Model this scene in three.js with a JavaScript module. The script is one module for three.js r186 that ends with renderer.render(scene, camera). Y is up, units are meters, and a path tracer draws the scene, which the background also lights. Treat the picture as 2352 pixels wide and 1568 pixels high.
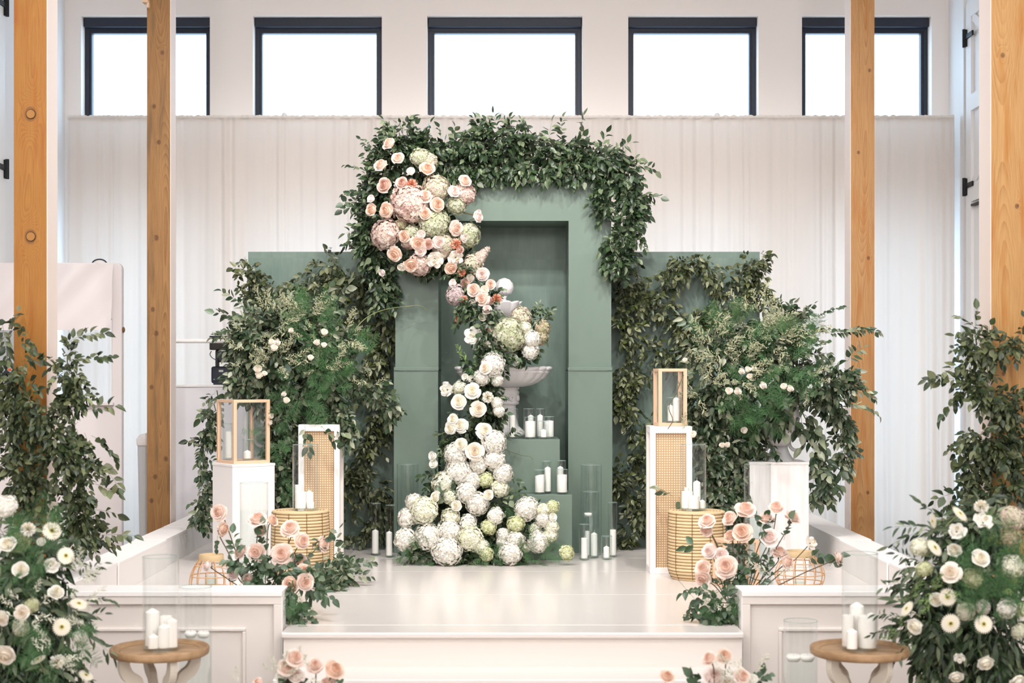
import * as THREE from 'three';
import { mergeGeometries } from 'three/addons/utils/BufferGeometryUtils.js';
import { RoundedBoxGeometry } from 'three/addons/geometries/RoundedBoxGeometry.js';
import { ImprovedNoise } from 'three/addons/math/ImprovedNoise.js';
import { RectAreaLightUniformsLib } from 'three/addons/lights/RectAreaLightUniformsLib.js';

// ---------------------------------------------------------------- camera, sky, lights, exposure
const FOCAL = 3500, AXIS_X = 1155, AXIS_Y = 870, EYE = 1.97;      // pixels of the 2352 x 1568 frame; metres
const STAGE = EYE - 1.397;                                        // height of the stage floor above the hall floor
const scene = new THREE.Scene();
const camera = new THREE.PerspectiveCamera(2 * Math.atan(784 / FOCAL) * 180 / Math.PI, 1.5, 0.1, 100);
camera.position.set(0, EYE, 0);
camera.lookAt(0, EYE, -10);
camera.setViewOffset(2352, 1568, 1176 - AXIS_X, 784 - AXIS_Y, 2352, 1568);   // shifted lens: verticals stay upright
camera.focus = 11.9;
camera.userData.fStop = 2.6;
scene.add(camera);
scene.background = new THREE.Color().setRGB(0.54, 0.77, 1.0);     // even overcast daylight
scene.backgroundIntensity = 3.5;
const renderer = new THREE.WebGLRenderer({ antialias: true });
renderer.toneMapping = THREE.LinearToneMapping;
renderer.toneMappingExposure = 1.4;
renderer.shadowMap.enabled = true;
RectAreaLightUniformsLib.init();
const CEILING = 6.8;
const PANEL_RADIANCE = 3.2, SPOT_POWER = 24, GLOBE_POWER = 7;
const PANELS = [[-2.4, -3], [2.4, -3], [-2.4, 0], [2.4, 0], [-2.4, 3], [2.4, 3], [-2.4, 6], [2.4, 6]];   // x, distance of the square ceiling lights
const GLOBES = [[-2.3, -1.5], [2.3, -1.5], [-2.3, 1.6], [2.3, 1.6], [-2.3, 4.7], [2.3, 4.7]], GLOBE_Y = 4.6;   // x, distance of the hanging globe lamps
const SPOTS = [[-1.75, 8.4], [1.65, 8.4], [-0.4, 7.4], [0.7, 7.0]];                        // x, distance of the round ceiling lights
for (const [x, d] of PANELS) {
  const l = new THREE.RectAreaLight(new THREE.Color().setRGB(0.985, 0.99, 1), PANEL_RADIANCE, 1.1, 1.1);
  l.position.set(x, CEILING - 0.09, -d); l.lookAt(x, 0, -d); l.name = 'ceiling_light_lamp'; scene.add(l);
}
for (const [x, d] of SPOTS) {
  const l = new THREE.SpotLight(new THREE.Color().setRGB(1, 0.98, 0.96), SPOT_POWER, 0, 0.8, 0.6, 2);
  l.position.set(x, CEILING - 0.14, -d); l.target.position.set(x * 0.3, 1.6, -12.4); l.castShadow = true; l.shadow.radius = 4; l.name = 'ceiling_light_spot';
  scene.add(l, l.target);
}

for (const [x, d] of GLOBES) {
  const l = new THREE.PointLight(new THREE.Color().setRGB(0.985, 0.99, 1), GLOBE_POWER, 0, 2);
  l.position.set(x, GLOBE_Y, -d); l.castShadow = true; l.shadow.radius = 10; l.name = 'pendant_lamp_globe'; scene.add(l);
}

// ---------------------------------------------------------------- helpers
let seed = 20240611;
function rnd() { seed = (seed + 0x6d2b79f5) | 0; let t = Math.imul(seed ^ (seed >>> 15), 1 | seed); t = (t + Math.imul(t ^ (t >>> 7), 61 | t)) ^ t; return ((t ^ (t >>> 14)) >>> 0) / 4294967296; }
const rr = (a, b) => a + (b - a) * rnd(), pick = (a) => a[Math.floor(rnd() * a.length)], sgn = () => rnd() * 2 - 1;
const V = (x, y, z) => new THREE.Vector3(x, y, z);
const at = (px, py, d) => V((px - AXIS_X) * d / FOCAL, EYE - (py - AXIS_Y) * d / FOCAL, -d);   // a sighted point of the photo at its distance
const X = (px, d) => (px - AXIS_X) * d / FOCAL, Y = (py, d) => EYE - (py - AXIS_Y) * d / FOCAL, S = (n, d) => n * d / FOCAL;
const noise = new ImprovedNoise();
const used = new Map();
function numbered(name) { const n = used.get(name) ?? 0; used.set(name, n + 1); return n ? name + '_' + String(n).padStart(3, '0') : name; }
function tag(o, label, category, group) { o.userData = { label, category }; if (group) o.userData.group = group; return o; }
function shadow(o) { o.traverse((m) => { if (m.isMesh) { m.castShadow = true; m.receiveShadow = true; } }); return o; }
function thing(name, label, category, pos = [0, 0, 0], turn = 0, group) {
  const o = new THREE.Group(); o.name = numbered(name); o.position.set(...pos); o.rotation.y = turn; tag(o, label, category, group); scene.add(o); return o;
}
function part(name, geo, m, parent, label) {
  const o = new THREE.Mesh(Array.isArray(geo) ? merge(geo) : geo, m); o.name = name; o.castShadow = o.receiveShadow = true; parent.add(o);
  if (label) o.userData.label = label;
  return o;
}
function struct(name, geo, m) {
  const o = geo ? new THREE.Mesh(Array.isArray(geo) ? merge(geo) : geo, m) : new THREE.Group(); o.name = name; o.castShadow = o.receiveShadow = true; o.userData.kind = 'structure'; scene.add(o); return o;
}
function copyOf(o, label, pos, turn, group) {
  const c = o.clone(); c.name = numbered(o.name.replace(/_\d{3}$/, '')); c.userData = { ...o.userData, label }; if (group) c.userData.group = group;
  if (pos) c.position.set(...pos); if (turn !== undefined) c.rotation.y = turn; scene.add(c); return c;
}
const merge = (list) => mergeGeometries(list.map((g) => { const h = g.index ? g.toNonIndexed() : g; for (const k of Object.keys(h.attributes)) if (!['position', 'normal', 'uv'].includes(k)) h.deleteAttribute(k); return h; }));
const box = (w, h, d, x = 0, y = 0, z = 0) => new THREE.BoxGeometry(w, h, d).translate(x, y, z);
const rbox = (w, h, d, x = 0, y = 0, z = 0, r = 0.004) => new RoundedBoxGeometry(w, h, d, 2, Math.min(r, w / 2.1, h / 2.1, d / 2.1)).translate(x, y, z);
const span = (x0, x1, y0, y1, z0, z1, r) => (r ? rbox : box)(x1 - x0, y1 - y0, Math.abs(z1 - z0), (x0 + x1) / 2, (y0 + y1) / 2, (z0 + z1) / 2, r);
const lathe = (pts, n = 40) => new THREE.LatheGeometry(pts.map(([r, y]) => new THREE.Vector2(Math.max(r, 0.00001), y)), n);
const tube = (pts, r, n = 16, s = 6) => new THREE.TubeGeometry(new THREE.CatmullRomCurve3(pts.map((p) => (p.isVector3 ? p : V(...p)))), n, r, s);
function metresUV(g, w, h) { const p = g.attributes.position, n = g.attributes.normal, uv = g.attributes.uv; for (let i = 0; i < p.count; i++) { const ax = Math.abs(n.getX(i)), ay = Math.abs(n.getY(i)); uv.setXY(i, (ax > 0.7 ? p.getZ(i) : p.getX(i)) / w, (ay > 0.7 ? p.getZ(i) : p.getY(i)) / h); } return g; }
const std = (c, roughness = 0.6, extra = {}) => new THREE.MeshStandardMaterial({ color: c, roughness, ...extra });
const phys = (c, roughness, extra) => new THREE.MeshPhysicalMaterial({ color: c, roughness, ...extra });
function dataTexture(w, h, f, srgb = true) {
  const d = new Uint8Array(w * h * 4);
  for (let y = 0; y < h; y++) for (let x = 0; x < w; x++) { const c = f(x, y), o = (y * w + x) * 4; d[o] = c[0]; d[o + 1] = c[1]; d[o + 2] = c[2]; d[o + 3] = 255; }
  const t = new THREE.DataTexture(d, w, h); t.wrapS = t.wrapT = THREE.RepeatWrapping; t.magFilter = THREE.LinearFilter; t.minFilter = THREE.LinearMipmapLinearFilter; t.generateMipmaps = true;
  if (srgb) t.colorSpace = THREE.SRGBColorSpace;
  t.needsUpdate = true; return t;
}
const mixc = (a, b, t) => a.map((v, i) => v + (b[i] - v) * t);
const fbm = (x, y, z, o = 4) => { let s = 0, a = 0.5; for (let i = 0; i < o; i++, a *= 0.5, x *= 2.03, y *= 2.03, z *= 2.03) s += a * noise.noise(x, y, z); return s; };

// ---------------------------------------------------------------- materials
function woodTexture(k, light, dark, deep, knots, flat) {
  const W = 256, H = 2048;                        // .21 m x 5.2 m of a sawn face
  return dataTexture(W, H, (px, py) => {
    let x = (px / W - 0.5) * 0.21, y = (py / H) * 5.2, pull = 0, kn = 0;
    for (const [kx, ky, kr] of knots) {
      let dy = y - ky; if (dy > 2.6) dy -= 5.2; if (dy < -2.6) dy += 5.2;
      const q = ((x - kx) ** 2 + (dy * 0.45) ** 2) / (kr * kr * 3.2), c = Math.hypot(x - kx, dy * 0.8) / kr;
      pull += 0.055 * Math.exp(-q * 0.7) * (kr / 0.02); kn = Math.max(kn, c < 1 ? 1 : Math.max(0, 1 - (c - 1) * 1.4));
    }
    const cy = Math.sin((y * 2 * Math.PI) / 5.2 + k) * 0.035 + Math.sin((y * 6 * Math.PI) / 5.2 + k * 2) * 0.014, cx = flat + 0.03 * Math.sin((y * 2 * Math.PI) / 5.2 + 1.7 * k);
    const wob = 0.012 * noise.noise(x * 12, y * 2.2, k) + 0.005 * noise.noise(x * 45, y * 6, k + 4) + 0.0016 * noise.noise(x * 160, y * 16, k + 2);
    const r = Math.hypot(x - cx + wob, 0.075 + cy) + pull, ring = r * 150, f = ring - Math.floor(ring);
    const late = Math.pow(f, 2.2) * (0.7 + 0.6 * noise.noise(x * 20, y * 3, k + 6)), fib = noise.noise(x * 700, y * 9, k) * 0.9 + noise.noise(x * 240, y * 3, k + 1) * 0.6;
    let c = mixc(light, dark, THREE.MathUtils.clamp(late * 0.58 + fib * 0.34 + 0.24, 0, 1));
    c = mixc(c, deep, THREE.MathUtils.clamp(fbm(x * 16, y * 1.6, k + 9) * 1.9 - 0.08, 0, 0.75));
    c = mixc(c, [70, 40, 18], kn * 0.72 * (0.75 + 0.25 * Math.sin(ring * 9)));
    if (Math.abs(x + 0.03 + 0.004 * Math.sin(y * 5)) < 0.0007 && noise.noise(3, y * 0.9, k) > 0.25) c = mixc(c, [50, 30, 14], 0.7);
    return c.map((v) => THREE.MathUtils.clamp(v, 0, 255));
  });
}
const knotsA = [[0, 3.59, 0.024], [0, 2.84, 0.024], [0.03, 1.7, 0.01], [-0.05, 4.5, 0.01]];
const knotsB = [[-0.06, 0.95, 0.012], [-0.03, 1.15, 0.012], [0.06, 1.3, 0.012], [-0.06, 1.9, 0.011], [-0.02, 2.35, 0.013], [-0.05, 2.55, 0.012], [-0.02, 3.15, 0.014], [0.0, 3.95, 0.012], [-0.04, 4.25, 0.012], [0.03, 4.7, 0.011]];
const knotsC = [[0.045, 1.0, 0.009], [-0.03, 2.0, 0.008], [0.05, 3.0, 0.009], [-0.035, 3.9, 0.009], [0.06, 4.6, 0.009]];
const M = {
  postFront: std(0xffffff, 0.5, { map: woodTexture(1, [178, 123, 50], [140, 84, 20], [152, 80, 6], knotsA, 0.01) }),
  postBack: std(0xffffff, 0.62, { map: woodTexture(2.3, [166, 124, 76], [118, 78, 38], [106, 80, 50], knotsB, 0.03) }),
  postRight: std(0xffffff, 0.5, { map: woodTexture(3.9, [202, 158, 100], [160, 110, 56], [172, 104, 30], knotsC, -0.01) }),
  postFar: std(0xffffff, 0.55, { map: woodTexture(5.2, [192, 146, 94], [150, 102, 56], [168, 104, 46], knotsC, 0.0) }),
  sideBoard: std(0xe9d9d0, 0.6),
  wall: std(0xfbf0e8, 0.85), wallSide: std(0xf0eeee, 0.8), ceiling: std(0xf3f0ed, 0.9), hallFloor: std(0x9a8f86, 0.5),
  trim: std(0xf2efee, 0.55), header: std(0xf0e6dd, 0.9, { side: THREE.DoubleSide }), black: std(0x1a2232, 0.45), blackWarm: std(0x26221f, 0.5), iron: std(0x14161a, 0.5, { metalness: 0.4 }),
  pane: phys(0xffffff, 0.0, { transmission: 1, thickness: 0, ior: 1.45 }),
  drape: phys(0xeadcd1, 1.0, { transmission: 0.3, thickness: 0, side: THREE.DoubleSide, specularIntensity: 0.1 }),
  stage: phys(0xe0d8d3, 0.3, { clearcoat: 0.35, clearcoatRoughness: 0.12 }), white: std(0xf4efec, 0.5), panelPaint: std(0xe6ddd6, 0.55),
  fabric: std(0xe9e0df, 0.9), fabricCool: std(0xe9e5e9, 0.9),
  glass: phys(0xfcfdfd, 0.0, { transmission: 1, thickness: 0, ior: 1.45, specularIntensity: 0.75, side: THREE.DoubleSide }),
  glassBase: phys(0xf4f9f7, 0.0, { transmission: 1, thickness: 0, ior: 1.5 }),
  water: phys(0xfbfefe, 0.0, { transmission: 1, thickness: 0, ior: 1.33 }),
  wax: phys(0xfdf8f1, 0.45, { sheen: 0.2 }), wick: std(0xd9cfc0, 0.9), sand: std(0xfcf7f1, 0.9),
  stone: std(0xe7e2e2, 0.55), stoneGrey: std(0xcfd0d0, 0.6),
  lanternWood: std(0xdfba9b, 0.55), rattan: std(0xd2b78e, 0.65), rattanDark: std(0x7d5b38, 0.75), basket: std(0xd2a67c, 0.6),
  tableTop: std(0xa98661, 0.6), tableLeg: std(0xd9cfc0, 0.65), plug: std(0xa9763c, 0.7), plugGap: std(0x3a2411, 0.9),
  stem: std(0x54653a, 0.6), stemBrown: std(0x5f5238, 0.7), stemPale: std(0x8a9160, 0.6),
};
{
  const pat = dataTexture(512, 1024, (x, y) => {      // brushed green paint
    const n = fbm(x / 70, y / 150, 2.2) * 0.5 + fbm(x / 22, y / 60, 7.7) * 0.28 + noise.noise(x / 5, y / 90, 3) * 0.12;
    return mixc([93, 114, 104], [120, 138, 126], THREE.MathUtils.clamp(0.5 + n * 1.3, 0, 1));
  });
  M.green = std(0xffffff, 0.45, { map: pat });
  const pat2 = dataTexture(512, 512, (x, y) => mixc([103, 121, 109], [111, 129, 116], THREE.MathUtils.clamp(0.5 + fbm(x / 120, y / 160, 5.1), 0, 1)));
  M.greenSmooth = std(0xffffff, 0.4, { map: pat2 });
  const cane = dataTexture(128, 128, (x, y) => {     // cane webbing, 32 px to a cell
    const u = (x % 32) / 32 - 0.5, v = (y % 32) / 32 - 0.5, hole = Math.hypot(u, v) < 0.25;
    const strand = 0.5 + 0.5 * Math.cos(u * 44) * Math.cos(v * 44);
    return hole ? [238, 222, 198] : mixc([172, 136, 98], [206, 174, 134], strand);
  });
  M.cane = std(0xffffff, 0.6, { map: cane });
  M.wash = std(0xffffff, 0.6, { map: dataTexture(256, 512, (x, y) => mixc([226, 219, 216], [243, 238, 235], THREE.MathUtils.clamp(0.5 + fbm(x / 18, y / 160, 1.4) * 1.4, 0, 1))) });
  M.topWood = std(0xffffff, 0.55, { map: dataTexture(256, 256, (x, y) => mixc([150, 116, 82], [186, 152, 116], THREE.MathUtils.clamp(0.5 + fbm(x / 12, y / 140, 8) * 1.5, 0, 1))) });
}

// ---------------------------------------------------------------- room shell
const WALL_D = 16, LEFT_X = -4.6, RIGHT_X = 4.68, BACK_Z = 5;
struct('floor', span(LEFT_X - 0.3, RIGHT_X + 0.3, -0.2, 0, -WALL_D - 0.3, BACK_Z + 0.3), M.hallFloor);
struct('ceiling', span(LEFT_X - 0.3, RIGHT_X + 0.3, CEILING, CEILING + 0.25, -WALL_D - 0.3, BACK_Z + 0.3), M.ceiling);
struct('wall_left', span(LEFT_X - 0.25, LEFT_X, 0, CEILING, -WALL_D, BACK_Z), M.wallSide);
struct('wall_right', span(RIGHT_X, RIGHT_X + 0.25, 0, CEILING, -WALL_D, BACK_Z), M.wallSide);
struct('wall_rear', span(LEFT_X - 0.25, RIGHT_X + 0.25, 0, CEILING, BACK_Z, BACK_Z + 0.25), M.wall);
const WIN = [[186, 482], [581, 877], [981, 1338], [1443, 1742], [1842, 2140]];   // upper windows, left and right edge in the photo
{
  const sh = new THREE.Shape(); sh.moveTo(LEFT_X - 0.25, 0); sh.lineTo(RIGHT_X + 0.25, 0); sh.lineTo(RIGHT_X + 0.25, CEILING); sh.lineTo(LEFT_X - 0.25, CEILING); sh.closePath();
  for (const [a, b] of WIN) for (const [y0, y1] of [[Y(290, WALL_D), Y(36, WALL_D)], [0.06, Y(496, WALL_D)]]) {
    const h = new THREE.Path(), x0 = X(a, WALL_D), x1 = X(b, WALL_D); h.moveTo(x0, y0); h.lineTo(x0, y1); h.lineTo(x1, y1); h.lineTo(x1, y0); h.closePath(); sh.holes.push(h);
  }
  struct('wall_back', new THREE.ExtrudeGeometry(sh, { depth: 0.3, bevelEnabled: false }).translate(0, 0, -WALL_D - 0.3), M.wall);
  WIN.forEach(([a, b], i) => {
    const x0 = X(a, WALL_D), x1 = X(b, WALL_D), y0 = Y(290, WALL_D), y1 = Y(36, WALL_D), z = -WALL_D - 0.15;
    const w = struct('window_' + (i + 1));
    part('shade_cassette', rbox(x1 - x0 - 0.01, 0.098, 0.1, (x0 + x1) / 2, y1 - 0.05, z + 0.02, 0.01), M.black, w);
    part('window_frame', [span(x0, x0 + 0.045, y0, y1 - 0.1305, z - 0.06, z), span(x1 - 0.045, x1, y0, y1 - 0.1305, z - 0.06, z), span(x0 + 0.046, x1 - 0.046, y0, y0 + 0.06, z - 0.06, z), span(x0, x1, y1 - 0.13, y1, z - 0.06, z)], M.black, w);
    part('sash', [span(x0 + 0.0455, x0 + 0.07, y0 + 0.046, y1 - 0.151, z - 0.09, z - 0.01), span(x1 - 0.07, x1 - 0.0455, y0 + 0.046, y1 - 0.151, z - 0.09, z - 0.01), span(x0 + 0.0455, x1 - 0.0455, y1 - 0.15, y1 - 0.1305, z - 0.09, z - 0.01)], M.black, w);
    part('pane', span(x0 + 0.05, x1 - 0.05, y0 + 0.05, y1 - 0.12, z - 0.071, z - 0.07), M.pane, w);
    const v = struct('window_' + (i + 6)), t = Y(496, WALL_D), m = Y(1106, WALL_D);
    part('window_frame', [span(x0, x0 + 0.07, 0.06, t, z - 0.06, z), span(x1 - 0.07, x1, 0.06, t, z - 0.06, z), span(x0 + 0.071, x1 - 0.071, t - 0.07, t, z - 0.06, z), span(x0 + 0.071, x1 - 0.071, 0.06, 0.16, z - 0.06, z)], M.trim, v);
    part('muntin', [span(x0 + 0.071, x1 - 0.071, m - 0.03, m + 0.03, z - 0.06, z - 0.001), span((x0 + x1) / 2 - 0.03, (x0 + x1) / 2 + 0.03, 0.161, t - 0.071, z - 0.058, z - 0.003)], M.trim, v);
    part('pane', span(x0 + 0.05, x1 - 0.05, 0.1, t - 0.05, z - 0.041, z - 0.04), M.pane, v);
  });
}
// barn doors on the side walls, just in front of the back wall
function barnDoor(n, x, s, d0, d1) {
  const g = struct('door_' + n), z0 = -d1, z1 = -d0, inner = (t) => (s > 0 ? [x, x + t] : [x - t, x]);
  const slab = (name, t, y0, y1, za, zb, m = M.trim) => part(name, span(...inner(t), y0, y1, za, zb), m, g);
  slab('door_leaf', 0.03, STAGE, 5.7, z0, z1);
  const rails = [[5.55, 5.7], [4.62, 4.78], [3.72, 3.9], [2.2, 2.36]];
  for (const [a, b] of rails) slab('rail', 0.06, a, b, z0 + 0.161, z1 - 0.161);
  for (const [a, b] of [[z0, z0 + 0.16], [z1 - 0.16, z1]]) slab('stile', 0.06, STAGE, 5.7, a, b);
  for (const [ya, yb] of [[5.55, 4.78], [3.9, 4.62]]) {
    const len = Math.hypot(z1 - z0 - 0.32, ya - yb), b = rbox(0.03, 0.09, len, 0, 0, 0, 0.004);
    b.rotateX(Math.atan2(ya - yb, z1 - z0 - 0.32)); part('brace', b.translate(x + s * 0.035, (ya + yb) / 2, (z0 + z1) / 2), M.trim, g);
  }
  for (const y of [5.36, 3.88]) {
    const h = part('hinge', [rbox(0.03, 0.17, 0.03, x + s * 0.07, y, z0 + 0.03, 0.008), rbox(0.02, 0.05, 0.2, x + s * 0.068, y + 0.01, z0 + 0.15, 0.008)], M.iron, g);
    part('knuckle', new THREE.CylinderGeometry(0.018, 0.018, 0.18, 10).translate(x + s * 0.085, y, z0 + 0.02), M.iron, h);
  }
  part('track', span(...inner(0.075), 3.67, 3.69, z0 + 0.2, z1), M.iron, g);
  return g;
}
barnDoor(1, LEFT_X, 1, 12.2, 13.9);
barnDoor(2, RIGHT_X, -1, 13.4, 15.2);
struct('trim_1', span(RIGHT_X - 0.03, RIGHT_X, 0, CEILING, -WALL_D + 0.5, -WALL_D + 0.62), M.trim);
struct('trim_2', span(LEFT_X, LEFT_X + 0.03, 0, CEILING, -WALL_D + 0.5, -WALL_D + 0.62), M.trim);
for (const [i, [x, d]] of [...PANELS, ...SPOTS].entries()) {
  const sq = i < PANELS.length, g = struct('ceiling_light_' + (i + 1));
  const glow = new THREE.MeshStandardMaterial({ color: 0x111111, emissive: new THREE.Color().setRGB(1, 0.98, 0.965), emissiveIntensity: sq ? 1.2 : 2.5 });
  if (sq) { part('housing', span(x - 0.6, x + 0.6, CEILING - 0.06, CEILING, -d - 0.6, -d + 0.6), M.trim, g); part('lamp_diffuser', span(x - 0.55, x + 0.55, CEILING - 0.08, CEILING - 0.06, -d - 0.55, -d + 0.55), glow, g); }
  else { part('housing', new THREE.CylinderGeometry(0.1, 0.1, 0.1, 24, 1, true).translate(x, CEILING - 0.05, -d), M.black, g); part('lamp_bulb', new THREE.SphereGeometry(0.05, 16, 12).translate(x, CEILING - 0.14, -d), glow, g); }
}

for (const [i, [x, d]] of GLOBES.entries()) {
  const g = struct('pendant_lamp_' + (i + 1));
  part('lamp_globe', new THREE.SphereGeometry(0.2, 28, 18).translate(x, GLOBE_Y, -d), new THREE.MeshStandardMaterial({ color: 0x111111, emissive: new THREE.Color().setRGB(1, 0.98, 0.965), emissiveIntensity: 2 }), g);
  part('cord', new THREE.CylinderGeometry(0.006, 0.006, CEILING - GLOBE_Y - 0.2, 6).translate(x, (CEILING + GLOBE_Y + 0.2) / 2, -d), M.black, g);
}

// ---------------------------------------------------------------- stage
const LEDGE = STAGE + 0.207;                       // top of the low stage walls
{
  const g = struct('stage_floor');
  part('stage_base', span(-2.74, 2.74, 0.02, STAGE - 0.02, -13.6, -8.66), M.panelPaint, g);
  const rows = [8.42, 8.66, 9.88, 11.06, 12.25, 13.5], cols = [-2.52, -1.22, 1.22, 2.52];
  for (let r = 1; r < rows.length; r++) for (let c = 0; c < 3; c++) {
    if (r === 1) continue;
    part('floor_panel', rbox(cols[c + 1] - cols[c] - 0.003, 0.02, rows[r] - rows[r - 1] - 0.003, (cols[c] + cols[c + 1]) / 2, STAGE - 0.01, -(rows[r] + rows[r - 1]) / 2, 0.002), M.stage, g);
  }
  const steps = struct('stage_steps'), xa = X(645, 8.39), xb = X(1710, 8.39);
  const tread = [[8.39, STAGE], [8.07, STAGE - 0.193], [7.75, STAGE - 0.386]];
  tread.forEach(([d, y], i) => {
    const deep = i ? 0.36 : 0.268;
    part('tread', rbox(xb - xa, 0.032, deep, (xa + xb) / 2, y - 0.016, -d - deep / 2, 0.01), M.stage, steps);
    part('riser', span(xa + 0.01, xb - 0.01, y - 0.193, y - 0.03, -d - 0.06, -d - 0.03), M.panelPaint, steps);
  });
}
for (const s of [-1, 1]) {
  const g = struct(s < 0 ? 'wall_low_left' : 'wall_low_right');
  part('wall_core', span(Math.min(s * 2.53, s * 2.71), Math.max(s * 2.53, s * 2.71), 0, LEDGE - 0.02, -13.5, -8.75), M.white, g);
  [[8.75, 9.9, 0], [9.9, 11.3, -0.012], [11.3, 12.3, 0.0], [12.3, 13.5, 0.004]].forEach(([a, b, o]) => {
    part('cap_board', rbox(0.23, 0.022, b - a - 0.003, s * (2.62 + o), LEDGE - 0.011 + o * 0.1, -(a + b) / 2, 0.003), M.white, g);
    part('face_board', rbox(0.012, 0.187, b - a - 0.003, s * (2.512 + o), STAGE + 0.0935, -(a + b) / 2, 0.002), M.white, g);
  });
}
for (const s of [-1, 1]) {                          // panelled front of the stage
  const g = struct(s < 0 ? 'wall_front_left' : 'wall_front_right'), e = s < 0 ? X(646, 8.54) : X(1706, 8.54), o = s * 4.2, f = -8.56;
  const sp = (name, ua, ub, y0, y1, za, zb, m = M.panelPaint, r) => part(name, span(Math.min(ua, ub), Math.max(ua, ub), y0, y1, za, zb, r), m, g);
  sp('panel_core', e + s * 0.001, o, 0, LEDGE - 0.03, f - 0.22, f - 0.012);
  sp('cap_board', e - s * 0.004, o, LEDGE - 0.03, LEDGE, f - 0.24, f + 0.02, M.white, 0.005);
  sp('end_board', e - s * 0.006, e, 0, LEDGE - 0.031, f - 0.23, f + 0.01, M.white);
  sp('top_rail', e, o, LEDGE - 0.075, LEDGE - 0.03, f - 0.02, f + 0.012, M.panelPaint, 0.004);
  sp('stile', e, e + s * 0.045, 0, LEDGE - 0.0752, f - 0.02, f + 0.012, M.panelPaint, 0.004);
  const y = Y(1443, 8.54), xi = s < 0 ? X(563, 8.54) : X(1790, 8.54);
  sp('panel_moulding', xi, o, y - 0.02, y, f - 0.014, f + 0.004, M.panelPaint, 0.006);
  sp('panel_moulding', xi, xi + s * 0.02, 0.1, y - 0.0195, f - 0.014, f + 0.004, M.panelPaint, 0.006);
}

// ---------------------------------------------------------------- posts
function post(label, x0, x1, d, m, s) {
  const w = x1 - x0, g = thing('wooden_post', label, 'post', [(x0 + x1) / 2, 0, -d - w / 2], 0, 'timber posts beside the stage');
  const b = metresUV(new THREE.BoxGeometry(w - 0.004, CEILING, w).translate(0, CEILING / 2, 0), 0.21, 5.2);
  const uv = b.attributes.uv; for (let i = 0; i < uv.count; i++) uv.setX(i, uv.getX(i) + 0.5);
  part('timber', b, m, g);
  part('side_board', rbox(0.006, CEILING, w + 0.003, -s * (w / 2 - 0.002), CEILING / 2, 0, 0.002), M.sideBoard, g, 'pale whitewashed inner face');
  return g;
}
const pl = post('orange-brown timber post at the front left with two round wood plugs', X(31, 9.33), X(109, 9.33), 9.33, M.postFront, -1);
for (const py of [262, 543]) {
  const c = pl.position, q = part('wood_plug', new THREE.CylinderGeometry(0.026, 0.026, 0.01, 24).rotateX(Math.PI / 2).translate(X(71, 9.33) - c.x, Y(py, 9.33), (X(109, 9.33) - X(31, 9.33)) / 2 + 0.001), M.plug, pl);
  part('plug_rim', new THREE.TorusGeometry(0.027, 0.0035, 8, 24).translate(X(71, 9.33) - c.x, Y(py, 9.33), (X(109, 9.33) - X(31, 9.33)) / 2 + 0.001), M.plugGap, q);
}
post('grey-brown knotty timber post at the back left beside the low white partition', X(337, 12.76), X(392, 12.76), 12.76, M.postBack, -1);
post('honey-brown timber post at the back right beyond the greenery urn', X(1953, 13), X(2009, 13), 13, M.postFar, 1);
post('thick golden timber post at the front right wrapped with leafy vine', X(2275, 9.1), X(2358, 9.1), 9.1, M.postRight, 1);
{ const b = thing('corner_bracket', 'small pale wooden block at the top of the back left post', 'bracket', [X(333, 12.7), Y(4, 12.7), -12.74]); part('block', rbox(0.05, 0.05, 0.08, 0, 0.02, 0), M.lanternWood, b); part('cleat', rbox(0.02, 0.05, 0.06, 0.02, -0.02, 0), M.lanternWood, b); }

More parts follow.
